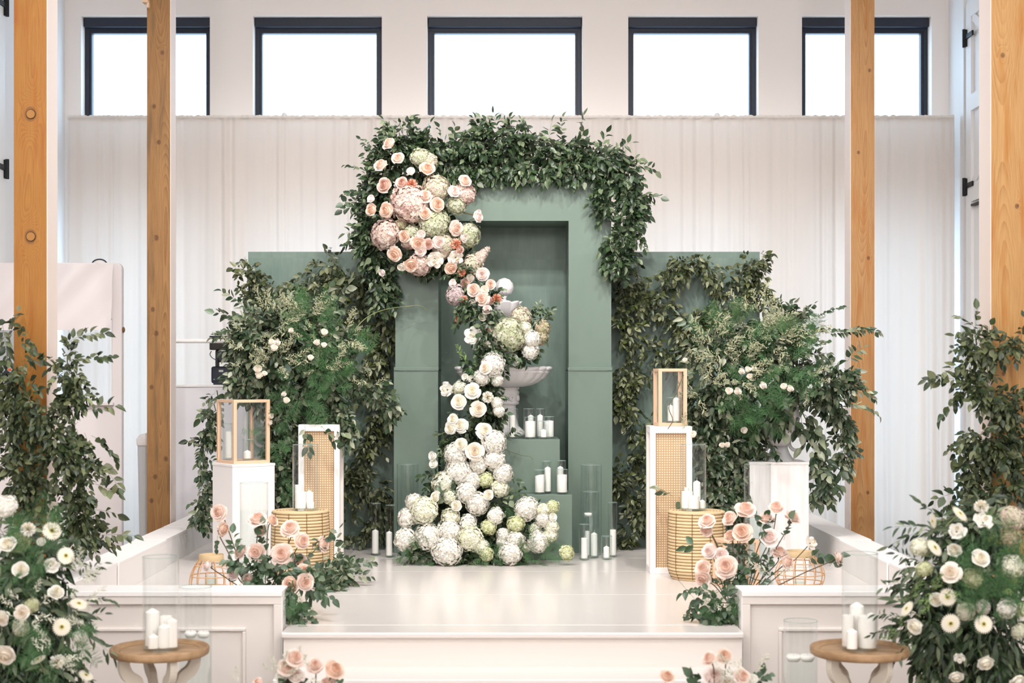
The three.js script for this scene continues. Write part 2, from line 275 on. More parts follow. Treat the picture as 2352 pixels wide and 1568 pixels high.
// ---------------------------------------------------------------- sheer drapes
const DRAPE_D = 15.55;
[[157, 653, 'sheer white drape panel at the far left behind the two left posts'], [653, 1152, 'sheer white drape panel left of the middle window, behind the green arch'], [1152, 1647, 'sheer white drape panel right of centre behind the arch and right green panel'], [1647, 2190, 'sheer white drape panel at the far right behind the back right post']].forEach(([a, b, label], k) => {
  const g = thing('sheer_drape', label, 'curtain', [0, 0, 0], 0, 'sheer drapes along the back wall'), x0 = X(a, DRAPE_D), x1 = X(b, DRAPE_D), top = Y(268, DRAPE_D), nx = 260, ny = 16;
  const geo = new THREE.PlaneGeometry(1, 1, nx, ny), p = geo.attributes.position;
  for (let i = 0; i < p.count; i++) {
    const u = p.getX(i) + 0.5, v = p.getY(i) + 0.5, x = x0 + u * (x1 - x0), y = 0.02 + v * (top - 0.02), q = u * (x1 - x0) * 7 + k * 31;
    const fold = 0.045 * Math.sin(q * 5.1 + 5 * noise.noise(q * 0.45, v * 0.35, k)) * (0.15 + 1.3 * Math.abs(noise.noise(q * 0.21, v * 0.3, 5))) + 0.014 * Math.sin(q * 11.3 + 4 * noise.noise(q * 0.7, v * 0.8, 2)) * (0.4 + noise.noise(q * 0.5, 0, 8));
    p.setXYZ(i, x, y, -DRAPE_D + fold * (1 - 0.45 * v));
  }
  geo.computeVertexNormals(); part('cloth', geo, M.drape, g);
  const hd = new THREE.PlaneGeometry(1, 1, 320, 3), h = hd.attributes.position;
  for (let i = 0; i < h.count; i++) {
    const u = h.getX(i) + 0.5, v = h.getY(i) + 0.5, x = x0 + u * (x1 - x0);
    h.setXYZ(i, x, top - 0.018 + v * (0.03 + 0.016 * noise.noise(x * 24, 2, k)), -DRAPE_D + 0.02 + 0.008 * Math.sin(v * Math.PI) + 0.007 * noise.noise(x * 40, v, k) + 0.004 * Math.sin(x * 70 + 6 * noise.noise(x * 5, 0, k)));
  }
  hd.computeVertexNormals(); part('gathered_header', hd, M.header, g);
  part('rod', new THREE.CylinderGeometry(0.016, 0.016, x1 - x0, 10).rotateZ(Math.PI / 2).translate((x0 + x1) / 2, top - 0.012, -DRAPE_D - 0.03), M.trim, g);
  if (k) part('rod_joint', new THREE.SphereGeometry(0.03, 14, 10).translate(x0, top + 0.012, -DRAPE_D), M.trim, g);
});
for (const [px, l] of [[157, 'white drape upright at the far left end of the drapes'], [2190, 'white drape upright at the far right end of the drapes']]) {
  const g = thing('drape_upright', l, 'pole', [X(px, DRAPE_D), 0, -DRAPE_D - 0.05]); part('pole', new THREE.CylinderGeometry(0.024, 0.024, Y(262, DRAPE_D), 12).translate(0, Y(262, DRAPE_D) / 2, 0), M.trim, g); part('base_plate', rbox(0.4, 0.012, 0.4, 0, 0.006, 0), M.trim, g);
}

// ---------------------------------------------------------------- white booth, partition and gear at the left
{
  const d = 13.3, x0 = X(-60, d), x1 = X(277, d), g = thing('fabric_booth', 'white cloth-covered booth with an open hatch behind the front left post', 'booth', [0, 0, -d]);
  const hx0 = X(-20, d), hx1 = X(259, d), hy0 = Y(927, d), hy1 = Y(757, d), top = Y(606, d);
  const front = new THREE.Shape(); front.moveTo(x0, 0.01); front.lineTo(x1, 0.01); front.lineTo(x1, top - 0.05); front.quadraticCurveTo(x1, top, x1 - 0.05, top); front.lineTo(x0, top); front.closePath();
  const hole = new THREE.Path(); hole.moveTo(hx0, hy0); hole.lineTo(hx1, hy0); hole.lineTo(hx1, hy1 + 0.1); hole.lineTo(hx0, hy1 + 0.1); hole.closePath(); front.holes.push(hole);
  part('covered_frame', new THREE.ExtrudeGeometry(front, { depth: 0.05, bevelEnabled: true, bevelSize: 0.012, bevelThickness: 0.012, bevelSegments: 2 }).translate(0, 0, -0.06), M.fabric, g);
  const val = new THREE.PlaneGeometry(x1 - x0 - 0.05, top - hy1, 60, 24), p = val.attributes.position;
  for (let i = 0; i < p.count; i++) { const x = p.getX(i), y = p.getY(i); p.setZ(i, 0.03 * Math.sin((x * 5 - y * 3.2) * 2.2) * (0.5 + 0.5 * Math.sin(x * 2.1 + 1)) + 0.014 * Math.sin((x - y) * 17)); }
  val.computeVertexNormals(); part('valance', val.translate((x0 + x1) / 2 - 0.03, (top + hy1) / 2 - 0.005, 0.075), std(0xe9e0df, 0.9, { side: THREE.DoubleSide }), g, 'folded cloth valance above the hatch');
  part('hatch_shelf', rbox(hx1 - hx0 + 0.03, 0.025, 0.16, (hx0 + hx1) / 2, hy0, -0.02), M.fabric, g);
  part('door_knob', new THREE.SphereGeometry(0.02, 12, 10).scale(0.7, 1.3, 1).translate(x1 + 0.02, Y(757, d), -0.02), M.rattanDark, g, 'small brown knob');
  const h = thing('carry_handle', 'small black curved handle with a pale pad on top of the white booth', 'handle', [X(227, d), top - 0.004, -d - 0.02]);
  const arc = []; for (let i = 0; i <= 10; i++) { const a = Math.PI * i / 10; arc.push(V(-0.066 * Math.cos(a), 0.046 * Math.sin(a), 0)); }
  part('arched_bar', tube(arc, 0.006, 24, 8), M.black, h); part('pad', new THREE.SphereGeometry(0.055, 20, 12, 0, Math.PI * 2, 0, Math.PI / 2).scale(1, 0.68, 0.45).translate(0.003, 0, 0), M.fabric, h);
}
{
  const d = 13.5, x0 = X(398, d), x1 = X(600, d), top = Y(886, d), g = thing('cloth_partition', 'low white cloth-covered partition right of the back left post', 'partition', [0, 0, -d]);
  const c = new THREE.BoxGeometry(x1 - x0, top, 0.1, 30, 20, 1).translate((x0 + x1) / 2, top / 2, 0), p = c.attributes.position;
  for (let i = 0; i < p.count; i++) if (p.getZ(i) > 0) p.setZ(i, p.getZ(i) + 0.008 * noise.noise(p.getX(i) * 6, p.getY(i) * 5, 1));
  c.computeVertexNormals(); part('cloth_cover', c, M.fabricCool, g); part('top_hem', rbox(x1 - x0, 0.02, 0.115, (x0 + x1) / 2, top, 0), M.white, g);
  const r = thing('support_pipe', 'white horizontal pipe in front of the black stage light', 'pipe', [X(484, 13.2), Y(783, 13.2), -13.2]);
  part('pipe', new THREE.CylinderGeometry(0.018, 0.018, S(172, 13.2), 14).rotateZ(Math.PI / 2), M.white, r); part('upright', new THREE.CylinderGeometry(0.018, 0.018, Y(783, 13.2), 12).translate(S(80, 13.2), -Y(783, 13.2) / 2, -0.03), M.white, r);
  const l = thing('stage_light', 'black moving stage light with a wide top box on the white partition', 'stage light', [X(515, d), top + 0.008, -d]);
  part('base_unit', rbox(0.22, 0.15, 0.09, 0.0, 0.09, 0, 0.02), M.black, l); part('foot', rbox(0.18, 0.03, 0.085, 0.0, 0.015, 0), M.black, l);
  part('label_plate', rbox(0.04, 0.02, 0.004, -0.02, 0.125, 0.046), M.stoneGrey, l, 'small pale plate'); for (const x of [-0.08, 0.01]) part('bolt', new THREE.SphereGeometry(0.005, 8, 6).translate(x, 0.05, 0.046), M.stoneGrey, l);
  for (const x of [-0.06, 0.08]) part('yoke_arm', rbox(0.03, 0.16, 0.06, x, 0.23, 0, 0.01), M.blackWarm, l);
  part('lamp_head', [rbox(0.12, 0.1, 0.08, 0.01, 0.25, 0, 0.02), new THREE.CylinderGeometry(0.05, 0.04, 0.06, 20).rotateX(Math.PI / 2).translate(0.01, 0.25, 0.06)], M.black, l);
  part('top_box', rbox(0.3, 0.12, 0.12, 0.03, 0.37, 0, 0.008), M.blackWarm, l); part('top_flap', rbox(0.3, 0.008, 0.13, 0.03, 0.43, 0, 0.003), M.black, l);
  part('cable', tube([[-0.11, 0.3, 0.02], [-0.12, 0.27, 0.03], [-0.1, 0.24, 0.03], [-0.06, 0.22, 0.03]], 0.004, 16, 6), M.black, l);
  const b = thing('waste_bin', 'slim pale bin with a white liner half behind the back left post', 'bin', [X(336, 13.1), 0, -13.12]);
  part('body', lathe([[0, 0], [0.05, 0], [0.078, Y(1020, 13.1)], [0.07, Y(1020, 13.1)]], 28), M.stoneGrey, b); part('liner', lathe([[0.085, Y(1022, 13.1)], [0.09, Y(1008, 13.1)], [0.06, Y(998, 13.1)], [0, Y(994, 13.1)]], 20), M.white, b);
  const q = thing('spring_clamp', 'small black clamp with an orange tip at the left edge of the booth', 'clamp', at(10, 862, 13.1).toArray());
  part('jaw', rbox(0.05, 0.1, 0.03, 0, 0, 0, 0.012).rotateZ(-0.7), M.black, q); part('handle', rbox(0.03, 0.12, 0.025, -0.02, -0.06, 0, 0.01).rotateZ(-0.3), M.black, q); part('orange_tip', rbox(0.022, 0.022, 0.034, 0.045, 0.05, 0, 0.006), std(0xd9632b, 0.5), q, 'orange tip');
  const k = thing('metal_chair', 'grey tubular metal chair frame half hidden in the vine on the front left post', 'chair', [0, 0, -12.6]);
  const fr = [[X(150, 12.6), Y(1050, 12.6), 0], [X(178, 12.6), Y(1053, 12.6), 0], [X(190, 12.6), Y(1065, 12.6), 0], [X(196, 12.6), Y(1130, 12.6), 0], [X(202, 12.6), Y(1270, 12.6), 0], [X(205, 12.6), 0.02, 0]];
  part('back_frame', tube(fr, 0.012, 40, 8), M.stoneGrey, k); part('leg', tube([[X(150, 12.6), Y(1050, 12.6), 0], [X(148, 12.6), 0.9, 0.02], [X(140, 12.6), 0.02, 0.06]], 0.012, 20, 8), M.stoneGrey, k);
  part('seat', rbox(0.2, 0.02, 0.3, X(176, 12.6), 0.46, 0.12), M.stoneGrey, k);
}

// ---------------------------------------------------------------- green arch, side panels and plinths
const ARCH_D = 12.25;
{
  const g = thing('green_arch', 'tall sage green arch with square pillars and a deep niche', 'arch', [0, STAGE, -ARCH_D]);
  const x = (px) => X(px, ARCH_D), y = (py) => Y(py, ARCH_D) - STAGE, g1 = metresUV;
  const pil = (a, b) => part('pillar', g1(span(x(a), x(b), y(848), y(507), -0.549, 0), 1.2, 2.4), M.greenSmooth, g);
  const low = (a, b) => part('pillar_base', g1(span(x(a), x(b), 0, y(851), -0.549, 0.018), 1.2, 2.4), M.greenSmooth, g);
  pil(908, 1007); pil(1306, 1404); low(905, 1006.5); low(1305, 1406);
  for (const [a, b] of [[905, 1008], [1304, 1406]]) part('moulding', rbox(x(b) - x(a), 0.026, 0.05, (x(a) + x(b)) / 2, y(847), 0.005, 0.003), M.greenSmooth, g);
  part('header', g1(span(x(908), x(1404), y(507), y(403), -0.56, 0.0005), 1.2, 2.4), M.greenSmooth, g);
  part('niche_back', g1(span(x(1000), x(1313), 0, y(507), -0.58, -0.55), 1.2, 2.4), M.green, g);
}
for (const [a, b, l] of [[570, 906, 'flat sage green backdrop panel left of the arch, draped with vine'], [1405, 1745, 'flat sage green backdrop panel right of the arch, draped with vine']]) {
  const d = 12.63, xa = a > 1155 ? X(1404, ARCH_D) + 0.001 : X(a, d), xb = b < 1155 ? X(908, ARCH_D) - 0.001 : X(b, d), g = thing('backdrop_panel', l, 'panel', [(xa + xb) / 2, STAGE, -d], 0, 'green side panels');
  const w = xb - xa, h = Y(578, d) - STAGE;
  part('board', metresUV(span(-w / 2, w / 2, 0, h, -0.03, 0), 1.2, 2.4), M.green, g); part('edge_batten', [span(-w / 2, -w / 2 + 0.06, 0, h, -0.08, -0.031), span(w / 2 - 0.06, w / 2, 0, h, -0.08, -0.031)], M.greenSmooth, g);
}
const LOW_TOP = STAGE + 0.505, UP_TOP = LOW_TOP + 0.419;
{
  const g = thing('green_plinth', 'wide lower sage green plinth standing on the stage before the niche', 'plinth', [(X(1000, 11.75) + X(1314, 11.75)) / 2, STAGE, -11.75], 0, 'green plinths');
  part('body', metresUV(rbox(S(314, 11.75), 0.505, 0.5, 0, 0.2525, -0.25, 0.003), 1.2, 2.4), M.greenSmooth, g);
  const u = thing('green_plinth', 'upper sage green plinth carrying the white fountain', 'plinth', [(X(1022, 11.92) + X(1286, 11.92)) / 2, LOW_TOP, -11.92], 0, 'green plinths');
  part('body', metresUV(rbox(S(264, 11.92), 0.419, 0.76, 0, 0.2095, -0.38, 0.003), 1.2, 2.4), M.greenSmooth, u);
}
// ---------------------------------------------------------------- fountain
function scallop(profile, n, seg = 96) {            // profile rows: radius, height, depth of the lobes
  const pos = [], idx = [];
  profile.forEach(([r, y, s]) => { for (let i = 0; i <= seg; i++) { const a = i / seg * Math.PI * 2, q = r * (1 + s * (Math.abs(Math.cos(a * n / 2)) - 0.6)); pos.push(q * Math.cos(a), y + s * 0.08 * Math.abs(Math.cos(a * n / 2)), q * Math.sin(a)); } });
  for (let j = 0; j < profile.length - 1; j++) for (let i = 0; i < seg; i++) { const a = j * (seg + 1) + i, b = a + seg + 1; idx.push(a, b, a + 1, b, b + 1, a + 1); }
  const g = new THREE.BufferGeometry(); g.setAttribute('position', new THREE.Float32BufferAttribute(pos, 3)); g.setAttribute('uv', new THREE.Float32BufferAttribute(new Float32Array(pos.length / 3 * 2), 2)); g.setIndex(idx); g.computeVertexNormals(); return g;
}
{
  const d = 12.3, k = d / FOCAL, g = thing('tiered_fountain', 'white three-tier stone fountain with a bud finial inside the niche', 'fountain', [X(1156, d), UP_TOP, -d]);
  const y = (py) => Y(py, d) - UP_TOP, stone = std(0xe9e4e4, 0.5, { side: THREE.DoubleSide });
  part('pedestal', [lathe([[0, 0], [0.185, 0], [0.185, y(992)], [0.165, y(989)], [0.15, y(984)], [0.125, y(978)], [0.118, y(970)], [0.108, y(960)], [0.102, y(930)], [0.125, y(928)], [0.128, y(924)], [0.118, y(920)], [0.12, y(908)], [0.128, y(904)], [0.13, y(899)], [0.12, y(896)], [0.13, y(892)], [0.13, y(887)], [0, y(887)]], 48)], stone, g);
  for (let i = 0; i < 8; i++) { const a = i * Math.PI / 4 + 0.2; part('volute', new THREE.TorusGeometry(0.018, 0.009, 8, 16).rotateY(-a + Math.PI / 2).translate(0.122 * Math.cos(a), y(914), 0.122 * Math.sin(a)), stone, g); }
  part('lower_bowl', scallop([[0.05, y(888), 0], [0.16, y(888), 0.0], [0.23, y(885), 0.05], [0.29, y(878), 0.05], [0.335, y(868), 0.05], [0.36, y(858), 0.05], [0.372, y(856), 0.02], [0.372, y(853), 0.02], [0.366, y(852), 0.03], [0.385, y(849), 0.045], [0.388, y(845), 0.05], [0.375, y(842), 0.05], [0.35, y(845), 0.04], [0.3, y(858), 0.02], [0.15, y(870), 0], [0, y(872), 0]], 22, 176), stone, g);
  part('middle_column', lathe([[0.1, y(872)], [0.09, y(860)], [0.07, y(845)], [0.065, y(825)], [0.08, y(815)], [0.06, y(806)], [0, y(806)]], 36), stone, g);
  part('middle_bowl', scallop([[0.04, y(808), 0], [0.1, y(806), 0.03], [0.15, y(797), 0.06], [0.185, y(784), 0.08], [0.21, y(768), 0.11], [0.222, y(763), 0.12], [0.205, y(762), 0.12], [0.16, y(780), 0.06], [0, y(790), 0]], 12, 144), stone, g);
  part('upper_column', lathe([[0.08, y(790)], [0.07, y(770)], [0.05, y(752)], [0.048, y(738)], [0.06, y(732)], [0.05, y(727)], [0, y(726)]], 36), stone, g);
  part('upper_bowl', scallop([[0.03, y(729), 0], [0.07, y(727), 0.02], [0.105, y(720), 0.05], [0.128, y(708), 0.08], [0.14, y(699), 0.12], [0.148, y(695), 0.14], [0.132, y(695), 0.14], [0.1, y(708), 0.05], [0, y(714), 0]], 9, 108), stone, g);
  part('finial_stem', lathe([[0.05, y(714)], [0.04, y(704)], [0.026, y(694)], [0.024, y(684)], [0.04, y(680)], [0, y(680)]], 30), stone, g);
  const cx = S(2, d), fc = y(660);
  part('finial_bud', new THREE.SphereGeometry(0.066, 28, 20).scale(1, 0.98, 1).translate(cx, fc, 0), stone, g);
  for (let r = 0; r < 4; r++) for (let i = 0; i < 7 + r; i++) {
    const a = (i + r * 0.5) / (7 + r) * Math.PI * 2, el = 1.15 - r * 0.5, s = new THREE.SphereGeometry(1, 10, 8).scale(0.026, 0.034, 0.01); s.rotateX(-el * 0.9); s.rotateY(-a + Math.PI / 2);
    part('bud_scale', s.translate(cx + 0.066 * Math.cos(el) * Math.cos(a), fc + 0.064 * Math.sin(el), 0.066 * Math.cos(el) * Math.sin(a)), stone, g);
  }
}

// ---------------------------------------------------------------- glass cylinders and candles
M.glassRim = phys(0xd8e6e2, 0.05, { transmission: 0.75, thickness: 0, ior: 1.5 });
function vase(label, px0, px1, pyTop, base, d, group, water) {
  const r = S(px1 - px0, d) / 2, h = Y(pyTop, d) - base, t = Math.min(0.004, r * 0.07), g = thing('glass_cylinder', label, 'vase', [X((px0 + px1) / 2, d), base, -d], 0, group);
  part('glass_wall', lathe([[r - 0.003, 0], [r, 0.004], [r, h - 0.003], [r - t, h - 0.003], [r - t, 0.016]], 48), M.glass, g);
  part('rim', lathe([[r, h - 0.003], [r - 0.0005, h], [r - t, h], [r - t, h - 0.003], [r, h - 0.003]], 44), M.glassRim, g);
  part('glass_base', lathe([[0, 0.001], [r - 0.004, 0.001], [r - 0.003, 0.006], [r - t - 0.001, 0.015], [0, 0.015]], 40), M.glassBase, g);
  if (water) { const w = Y(water, d) - base; part('water', lathe([[0, 0.017], [r - t - 0.001, 0.017], [r - t - 0.001, w], [0, w]], 40), M.water, g); }
  return g;
}
function candle(label, px, w, pyTop, base, d, group, flatTop, tilt = 0) {
  const r = S(w, d) / 2, h = Y(pyTop, d) - base, g = thing('pillar_candle', label, 'candle', [X(px, d), base, -d], 0, group);
  const prof = flatTop ? [[0, 0], [r * 0.97, 0], [r, 0.004], [r, h - 0.003], [r * 0.94, h], [r * 0.5, h - 0.004], [0, h - 0.006]] : [[0, 0], [r * 0.97, 0], [r, 0.004], [r, h - r * 0.62], [r * 0.94, h - r * 0.5], [r * 0.5, h - r * 0.22], [r * 0.18, h - r * 0.04], [0, h]];
  const geo = lathe(prof, 32);
  if (tilt) { const p = geo.attributes.position; for (let i = 0; i < p.count; i++) if (p.getY(i) > h * 0.6) p.setY(i, p.getY(i) + tilt * p.getX(i)); geo.computeVertexNormals(); }
  part('wax', geo, M.wax, g);
  if (!flatTop || !tilt) part('wick', tube([[0, h - 0.006, 0], [0.001, h + 0.008, 0], [0.004, h + 0.015, 0]], 0.0012, 6, 5), M.wick, g);
  return g;
}
function fill(label, px0, px1, pyTop, base, d, group, tilt = 0) {
  const r = S(px1 - px0, d) / 2 - 0.005, h = Y(pyTop, d) - base, g = thing('poured_candle', label, 'candle', [X((px0 + px1) / 2, d), base + 0.017, -d], 0, group), geo = lathe([[0, 0], [r, 0], [r, h - 0.017], [r * 0.5, h - 0.015], [0, h - 0.016]], 36);
  const p = geo.attributes.position; for (let i = 0; i < p.count; i++) if (p.getY(i) > h * 0.5) p.setY(i, p.getY(i) + tilt * p.getX(i));
  geo.computeVertexNormals(); part('wax', geo, M.sand, g); part('wick', tube([[0, h - 0.02, 0], [0, h - 0.008, 0]], 0.0012, 4, 5), M.wick, g); return g;
}
const B = 0.0155;                                   // candles stand on the glass bottom
{
  const gv = 'cylinders on the upper green plinth', gc = 'candles on the upper green plinth', U = UP_TOP;
  vase('tall glass cylinder nearest the white fountain pedestal on the upper plinth', 1165, 1190, 938, U, 12.0, gv); candle('tall white pillar candle beside the fountain pedestal on the upper plinth', 1176.5, 14, 951, U + B, 12.0, gc);
  vase('tall glass cylinder behind the wax-filled jar on the upper plinth', 1202, 1227, 938, U, 12.15, gv); candle('white pillar candle peeking over the wax-filled jar on the upper plinth', 1219, 14, 952, U + B, 12.15, gc);
  vase('short glass jar filled with white wax, left one on the upper plinth', 1204.5, 1231, 957, U, 11.99, gv); fill('broad white poured candle in the left jar on the upper plinth', 1204.5, 1231, 967, U, 11.99, gc);
  vase('tall slim glass cylinder between the two wax-filled jars on the upper plinth', 1230, 1251, 938, U, 12.12, gv); candle('tall white pillar candle between the two wax-filled jars on the upper plinth', 1240.5, 14, 951, U + B, 12.12, gc);
  vase('short glass jar filled with white wax at the right end of the upper plinth', 1249, 1273, 956, U, 12.06, gv); fill('white poured candle in the right-hand jar at the end of the upper plinth', 1249, 1273, 966, U, 12.06, gc);
  vase('small low glass cylinder in front on the upper plinth', 1236, 1261, 966, U, 11.965, gv); candle('short stubby white candle in front on the upper plinth', 1248.5, 14.5, 985, U + B, 11.965, gc);
}
{
  const gv = 'cylinders on the lower green plinth', gc = 'candles on the lower green plinth', U = LOW_TOP;
  vase('short glass jar with slanted wax filling at the left on the lower plinth', 1227, 1252, 1078, U, 11.80, gv); fill('poured white candle with a slanted top on the lower plinth', 1227, 1252, 1091, U, 11.80, gc, 0.17);
  vase('tall glass cylinder with a pillar candle beside the slanted jar on the lower plinth', 1244, 1266, 1058, U, 11.875, gv); candle('tall white pillar candle beside the slanted jar on the lower plinth', 1258, 15, 1071, U + B, 11.875, gc);
  vase('short glass jar with level wax filling at the right end of the lower plinth', 1278, 1304, 1077, U, 11.80, gv); fill('poured white candle with a level top at the right end of the lower plinth', 1278, 1304, 1090, U, 11.80, gc, 0.03);
  vase('tall glass cylinder behind the level wax jar on the lower plinth', 1279, 1300, 1057, U, 11.875, gv); candle('white pillar candle peeking over the level wax jar on the lower plinth', 1287, 14, 1070, U + B, 11.875, gc);
}
{
  const gv = 'cylinders on the stage floor beside the arch', gc = 'candles on the stage floor beside the arch', U = STAGE + 0.001;
  vase('slim glass cylinder outermost left of the white hydrangeas on the stage floor', 851, 875, 1155, U, 12.07, gv); candle('white pillar candle in the outermost slim cylinder left of the hydrangeas', 862, 15, 1215, U + B, 12.07, gc);
  vase('slim glass cylinder touching the left edge of the white hydrangeas', 885, 909, 1159, U, 11.93, gv); candle('white pillar candle in the slim cylinder touching the left hydrangeas', 894, 14, 1219, U + B, 11.93, gc);
  vase('wide tall glass cylinder partly filled with water left of the arch niche', 911, 962, 1065, U, 12.05, gv, 1157);
  vase('wide tall glass cylinder in front of the right arch pillar', 1333, 1383, 1066, U, 12.1, gv);
  vase('medium glass cylinder of water inside the group before the right arch pillar', 1338, 1376, 1128, U, 11.9, gv, 1180);
  for (const [px, l] of [[1351, 'round white floating candle at the centre of the medium water cylinder'], [1341.5, 'white floating candle at the left rim of the medium water cylinder']]) {
    const d = px > 1345 ? 11.9 : 11.93, f = thing('floating_candle', l, 'candle', [X(px + (px > 1345 ? 0 : 5), d), Y(1185, d), -d], 0, 'floating candles by the right pillar'), q = S(px > 1345 ? 9 : 5, d);
    part('wax', lathe([[0, 0], [q * 0.8, 0], [q, 0.012], [q, 0.02], [q * 0.85, 0.026], [0, 0.022]], 28), M.wax, f); part('wick', tube([[0, 0.022, 0], [0, 0.034, 0]], 0.001, 4, 5), M.wick, f);
  }
  candle('white pillar candle with a pointed top right of centre in the right floor group', 1364.5, 15, 1222, U + 0.017, 11.89, gc); candle('white pillar candle behind the smaller front cylinder of the right floor group', 1349, 11, 1219, U + 0.017, 11.925, gc, true);
  vase('small glass cylinder at the front left of the right floor group', 1330, 1354, 1203, U, 11.74, gv); candle('short flat-topped white candle in the front left cylinder of the right floor group', 1342, 15, 1235, U + B, 11.74, gc, true);
  vase('low glass cylinder with a stubby candle in the right floor group', 1381, 1406, 1230, U, 11.78, gv); candle('stubby white candle in the low cylinder of the right floor group', 1393, 14, 1253, U + B, 11.78, gc);
  vase('slim tall glass cylinder outermost right of the arch on the stage floor', 1396, 1418, 1153, U, 11.95, gv); candle('tall flat-topped white candle in the outermost right slim cylinder', 1408, 14.5, 1216, U + B, 11.95, gc, true);
}

// ---------------------------------------------------------------- lanterns, pedestals, drums
function lantern(label, px, pyTop, pyBase, w, dep, d, turn, group) {
  const h = S(pyBase - pyTop, d), g = thing('wooden_lantern', label, 'lantern', [X(px, d), Y(pyBase, d), -d], turn, group), t = 0.026, a = w / 2, b = dep / 2;
  for (const sx of [-1, 1]) for (const sz of [-1, 1]) part('corner_post', rbox(t, h - 0.04, t, sx * (a - t / 2), h / 2, sz * (b - t / 2), 0.003), M.lanternWood, g);
  for (const y of [0.011, h - 0.011]) { for (const s of [-1, 1]) { part('rail', rbox(w, 0.022, t, 0, y, s * (b - t / 2), 0.003), M.lanternWood, g); part('rail', rbox(t, 0.022, dep - 2 * t, s * (a - t / 2), y, 0, 0.003), M.lanternWood, g); } }
  part('floor_board', rbox(w - 2 * t, 0.012, dep - 2 * t, 0, 0.012, 0, 0.002), M.lanternWood, g);
  for (const s of [-1, 1]) { part('pane', box(w - 2 * t, h - 0.044, 0.003, 0, h / 2, s * (b - t / 2)), M.glass, g); part('pane', box(0.003, h - 0.044, dep - 2 * t, s * (a - t / 2), h / 2, 0), M.glass, g); }
  return g;
}
const LP = [X(537, 11.2), 11.2];                    // left lantern: front corner towards the camera
{
  const d = 11.3, t = 0.62, a = S(91, d), rot = (lx, lz) => [lx * Math.cos(t) + lz * Math.sin(t), -lx * Math.sin(t) + lz * Math.cos(t)];
  const [fx, fz] = rot(-a / 2, a / 2), cx = X(537, d - 0.17) - fx, cz = -(d - 0.17) - fz, yb = Y(1066, d - 0.17);
  const pw = S(106, d), [gx, gz] = rot(-pw / 2, pw / 2), px = X(534, d - 0.2) - gx, pz = -(d - 0.2) - gz;
  const pd = thing('white_pedestal', 'plain white square pedestal set cornerwise under the left lantern', 'pedestal', [px, STAGE, pz], t); part('body', rbox(pw, yb - STAGE - 0.02, pw, 0, (yb - STAGE - 0.02) / 2, 0, 0.004), M.white, pd); part('top_board', rbox(pw + 0.006, 0.02, pw + 0.006, 0, yb - STAGE - 0.01, 0, 0.003), M.white, pd);
  const l = lantern('wide wooden lantern with glass sides on the white pedestal at the left', 0, 920, 1066, a, a, d, t, 'wooden lanterns'); l.position.set(cx, yb, cz);
  const gv = 'cylinders inside the left lantern', gc = 'candles inside the left lantern';
  vase('glass cylinder with a tall candle in the left part of the left lantern', 512, 534, 972, yb + 0.019, -cz + 0.02, gv); candle('tall white candle in the left part of the left lantern', 525, 15, 990, yb + 0.019 + B, -cz + 0.02, gc, true);
  vase('glass cylinder with a short candle in the right part of the left lantern', 557, 583, 1008, yb + 0.019, -cz - 0.06, gv); candle('short white candle in the right part of the left lantern', 568, 17, 1033, yb + 0.019 + B, -cz - 0.06, gc);
}
function canePedestal(label, px0, px1, d) {
  const w = S(px1 - px0, d), h = 1.05, g = thing('cane_pedestal', label, 'pedestal', [X((px0 + px1) / 2, d), STAGE, -d - w / 2], 0, 'white framed cane pedestals'), t = 0.042;
  for (const sz of [-1, 1]) for (const sx of [-1, 1]) part('stile', rbox(t, h, t, sx * (w / 2 - t / 2), h / 2, sz * (w / 2 - t / 2), 0.003), M.white, g);
  for (const y of [t / 2, h - t / 2]) for (const s of [-1, 1]) { part('rail', rbox(w - 2 * t, t, t, 0, y, s * (w / 2 - t / 2), 0.003), M.white, g); part('rail', rbox(t, t, w - 2 * t, s * (w / 2 - t / 2), y, 0, 0.003), M.white, g); }
  part('top_board', rbox(w, 0.014, w, 0, h, 0, 0.003), M.white, g);
  for (const s of [-1, 1]) {
    const a = metresUV(box(w - 2 * t, h - 2 * t, 0.003, 0, h / 2, s * (w / 2 - t * 0.6)), 0.07, 0.07); part('cane_panel', a, M.cane, g, 'woven cane infill');
    part('cane_panel', metresUV(box(0.003, h - 2 * t, w - 2 * t, s * (w / 2 - t * 0.6), h / 2, 0), 0.07, 0.07), M.cane, g, 'woven cane infill');
  }
  return g;
}
canePedestal('white framed cane pedestal behind the left rattan drum', 685, 780, 11.35);
canePedestal('white framed cane pedestal carrying the slim lantern at the right', 1493, 1590, 10.93);
{
  const d = 11.05, yb = STAGE + 1.057;
  const l = lantern('slim upright wooden lantern on the right cane pedestal', 1539, 847, 978, S(66, d), S(66, d), d, 0.09, 'wooden lanterns'); l.position.y = yb + 0.001;
  vase('glass cylinder with two candles inside the slim right lantern', 1529, 1565, 912, yb + 0.019, d, 'cylinder inside the right lantern');
  candle('shorter left white candle inside the slim right lantern', 1540, 13, 929, yb + 0.019 + B, d + 0.01, 'candles inside the right lantern'); candle('taller right white candle inside the slim right lantern', 1553, 15, 912, yb + 0.019 + B, d - 0.01, 'candles inside the right lantern');
}
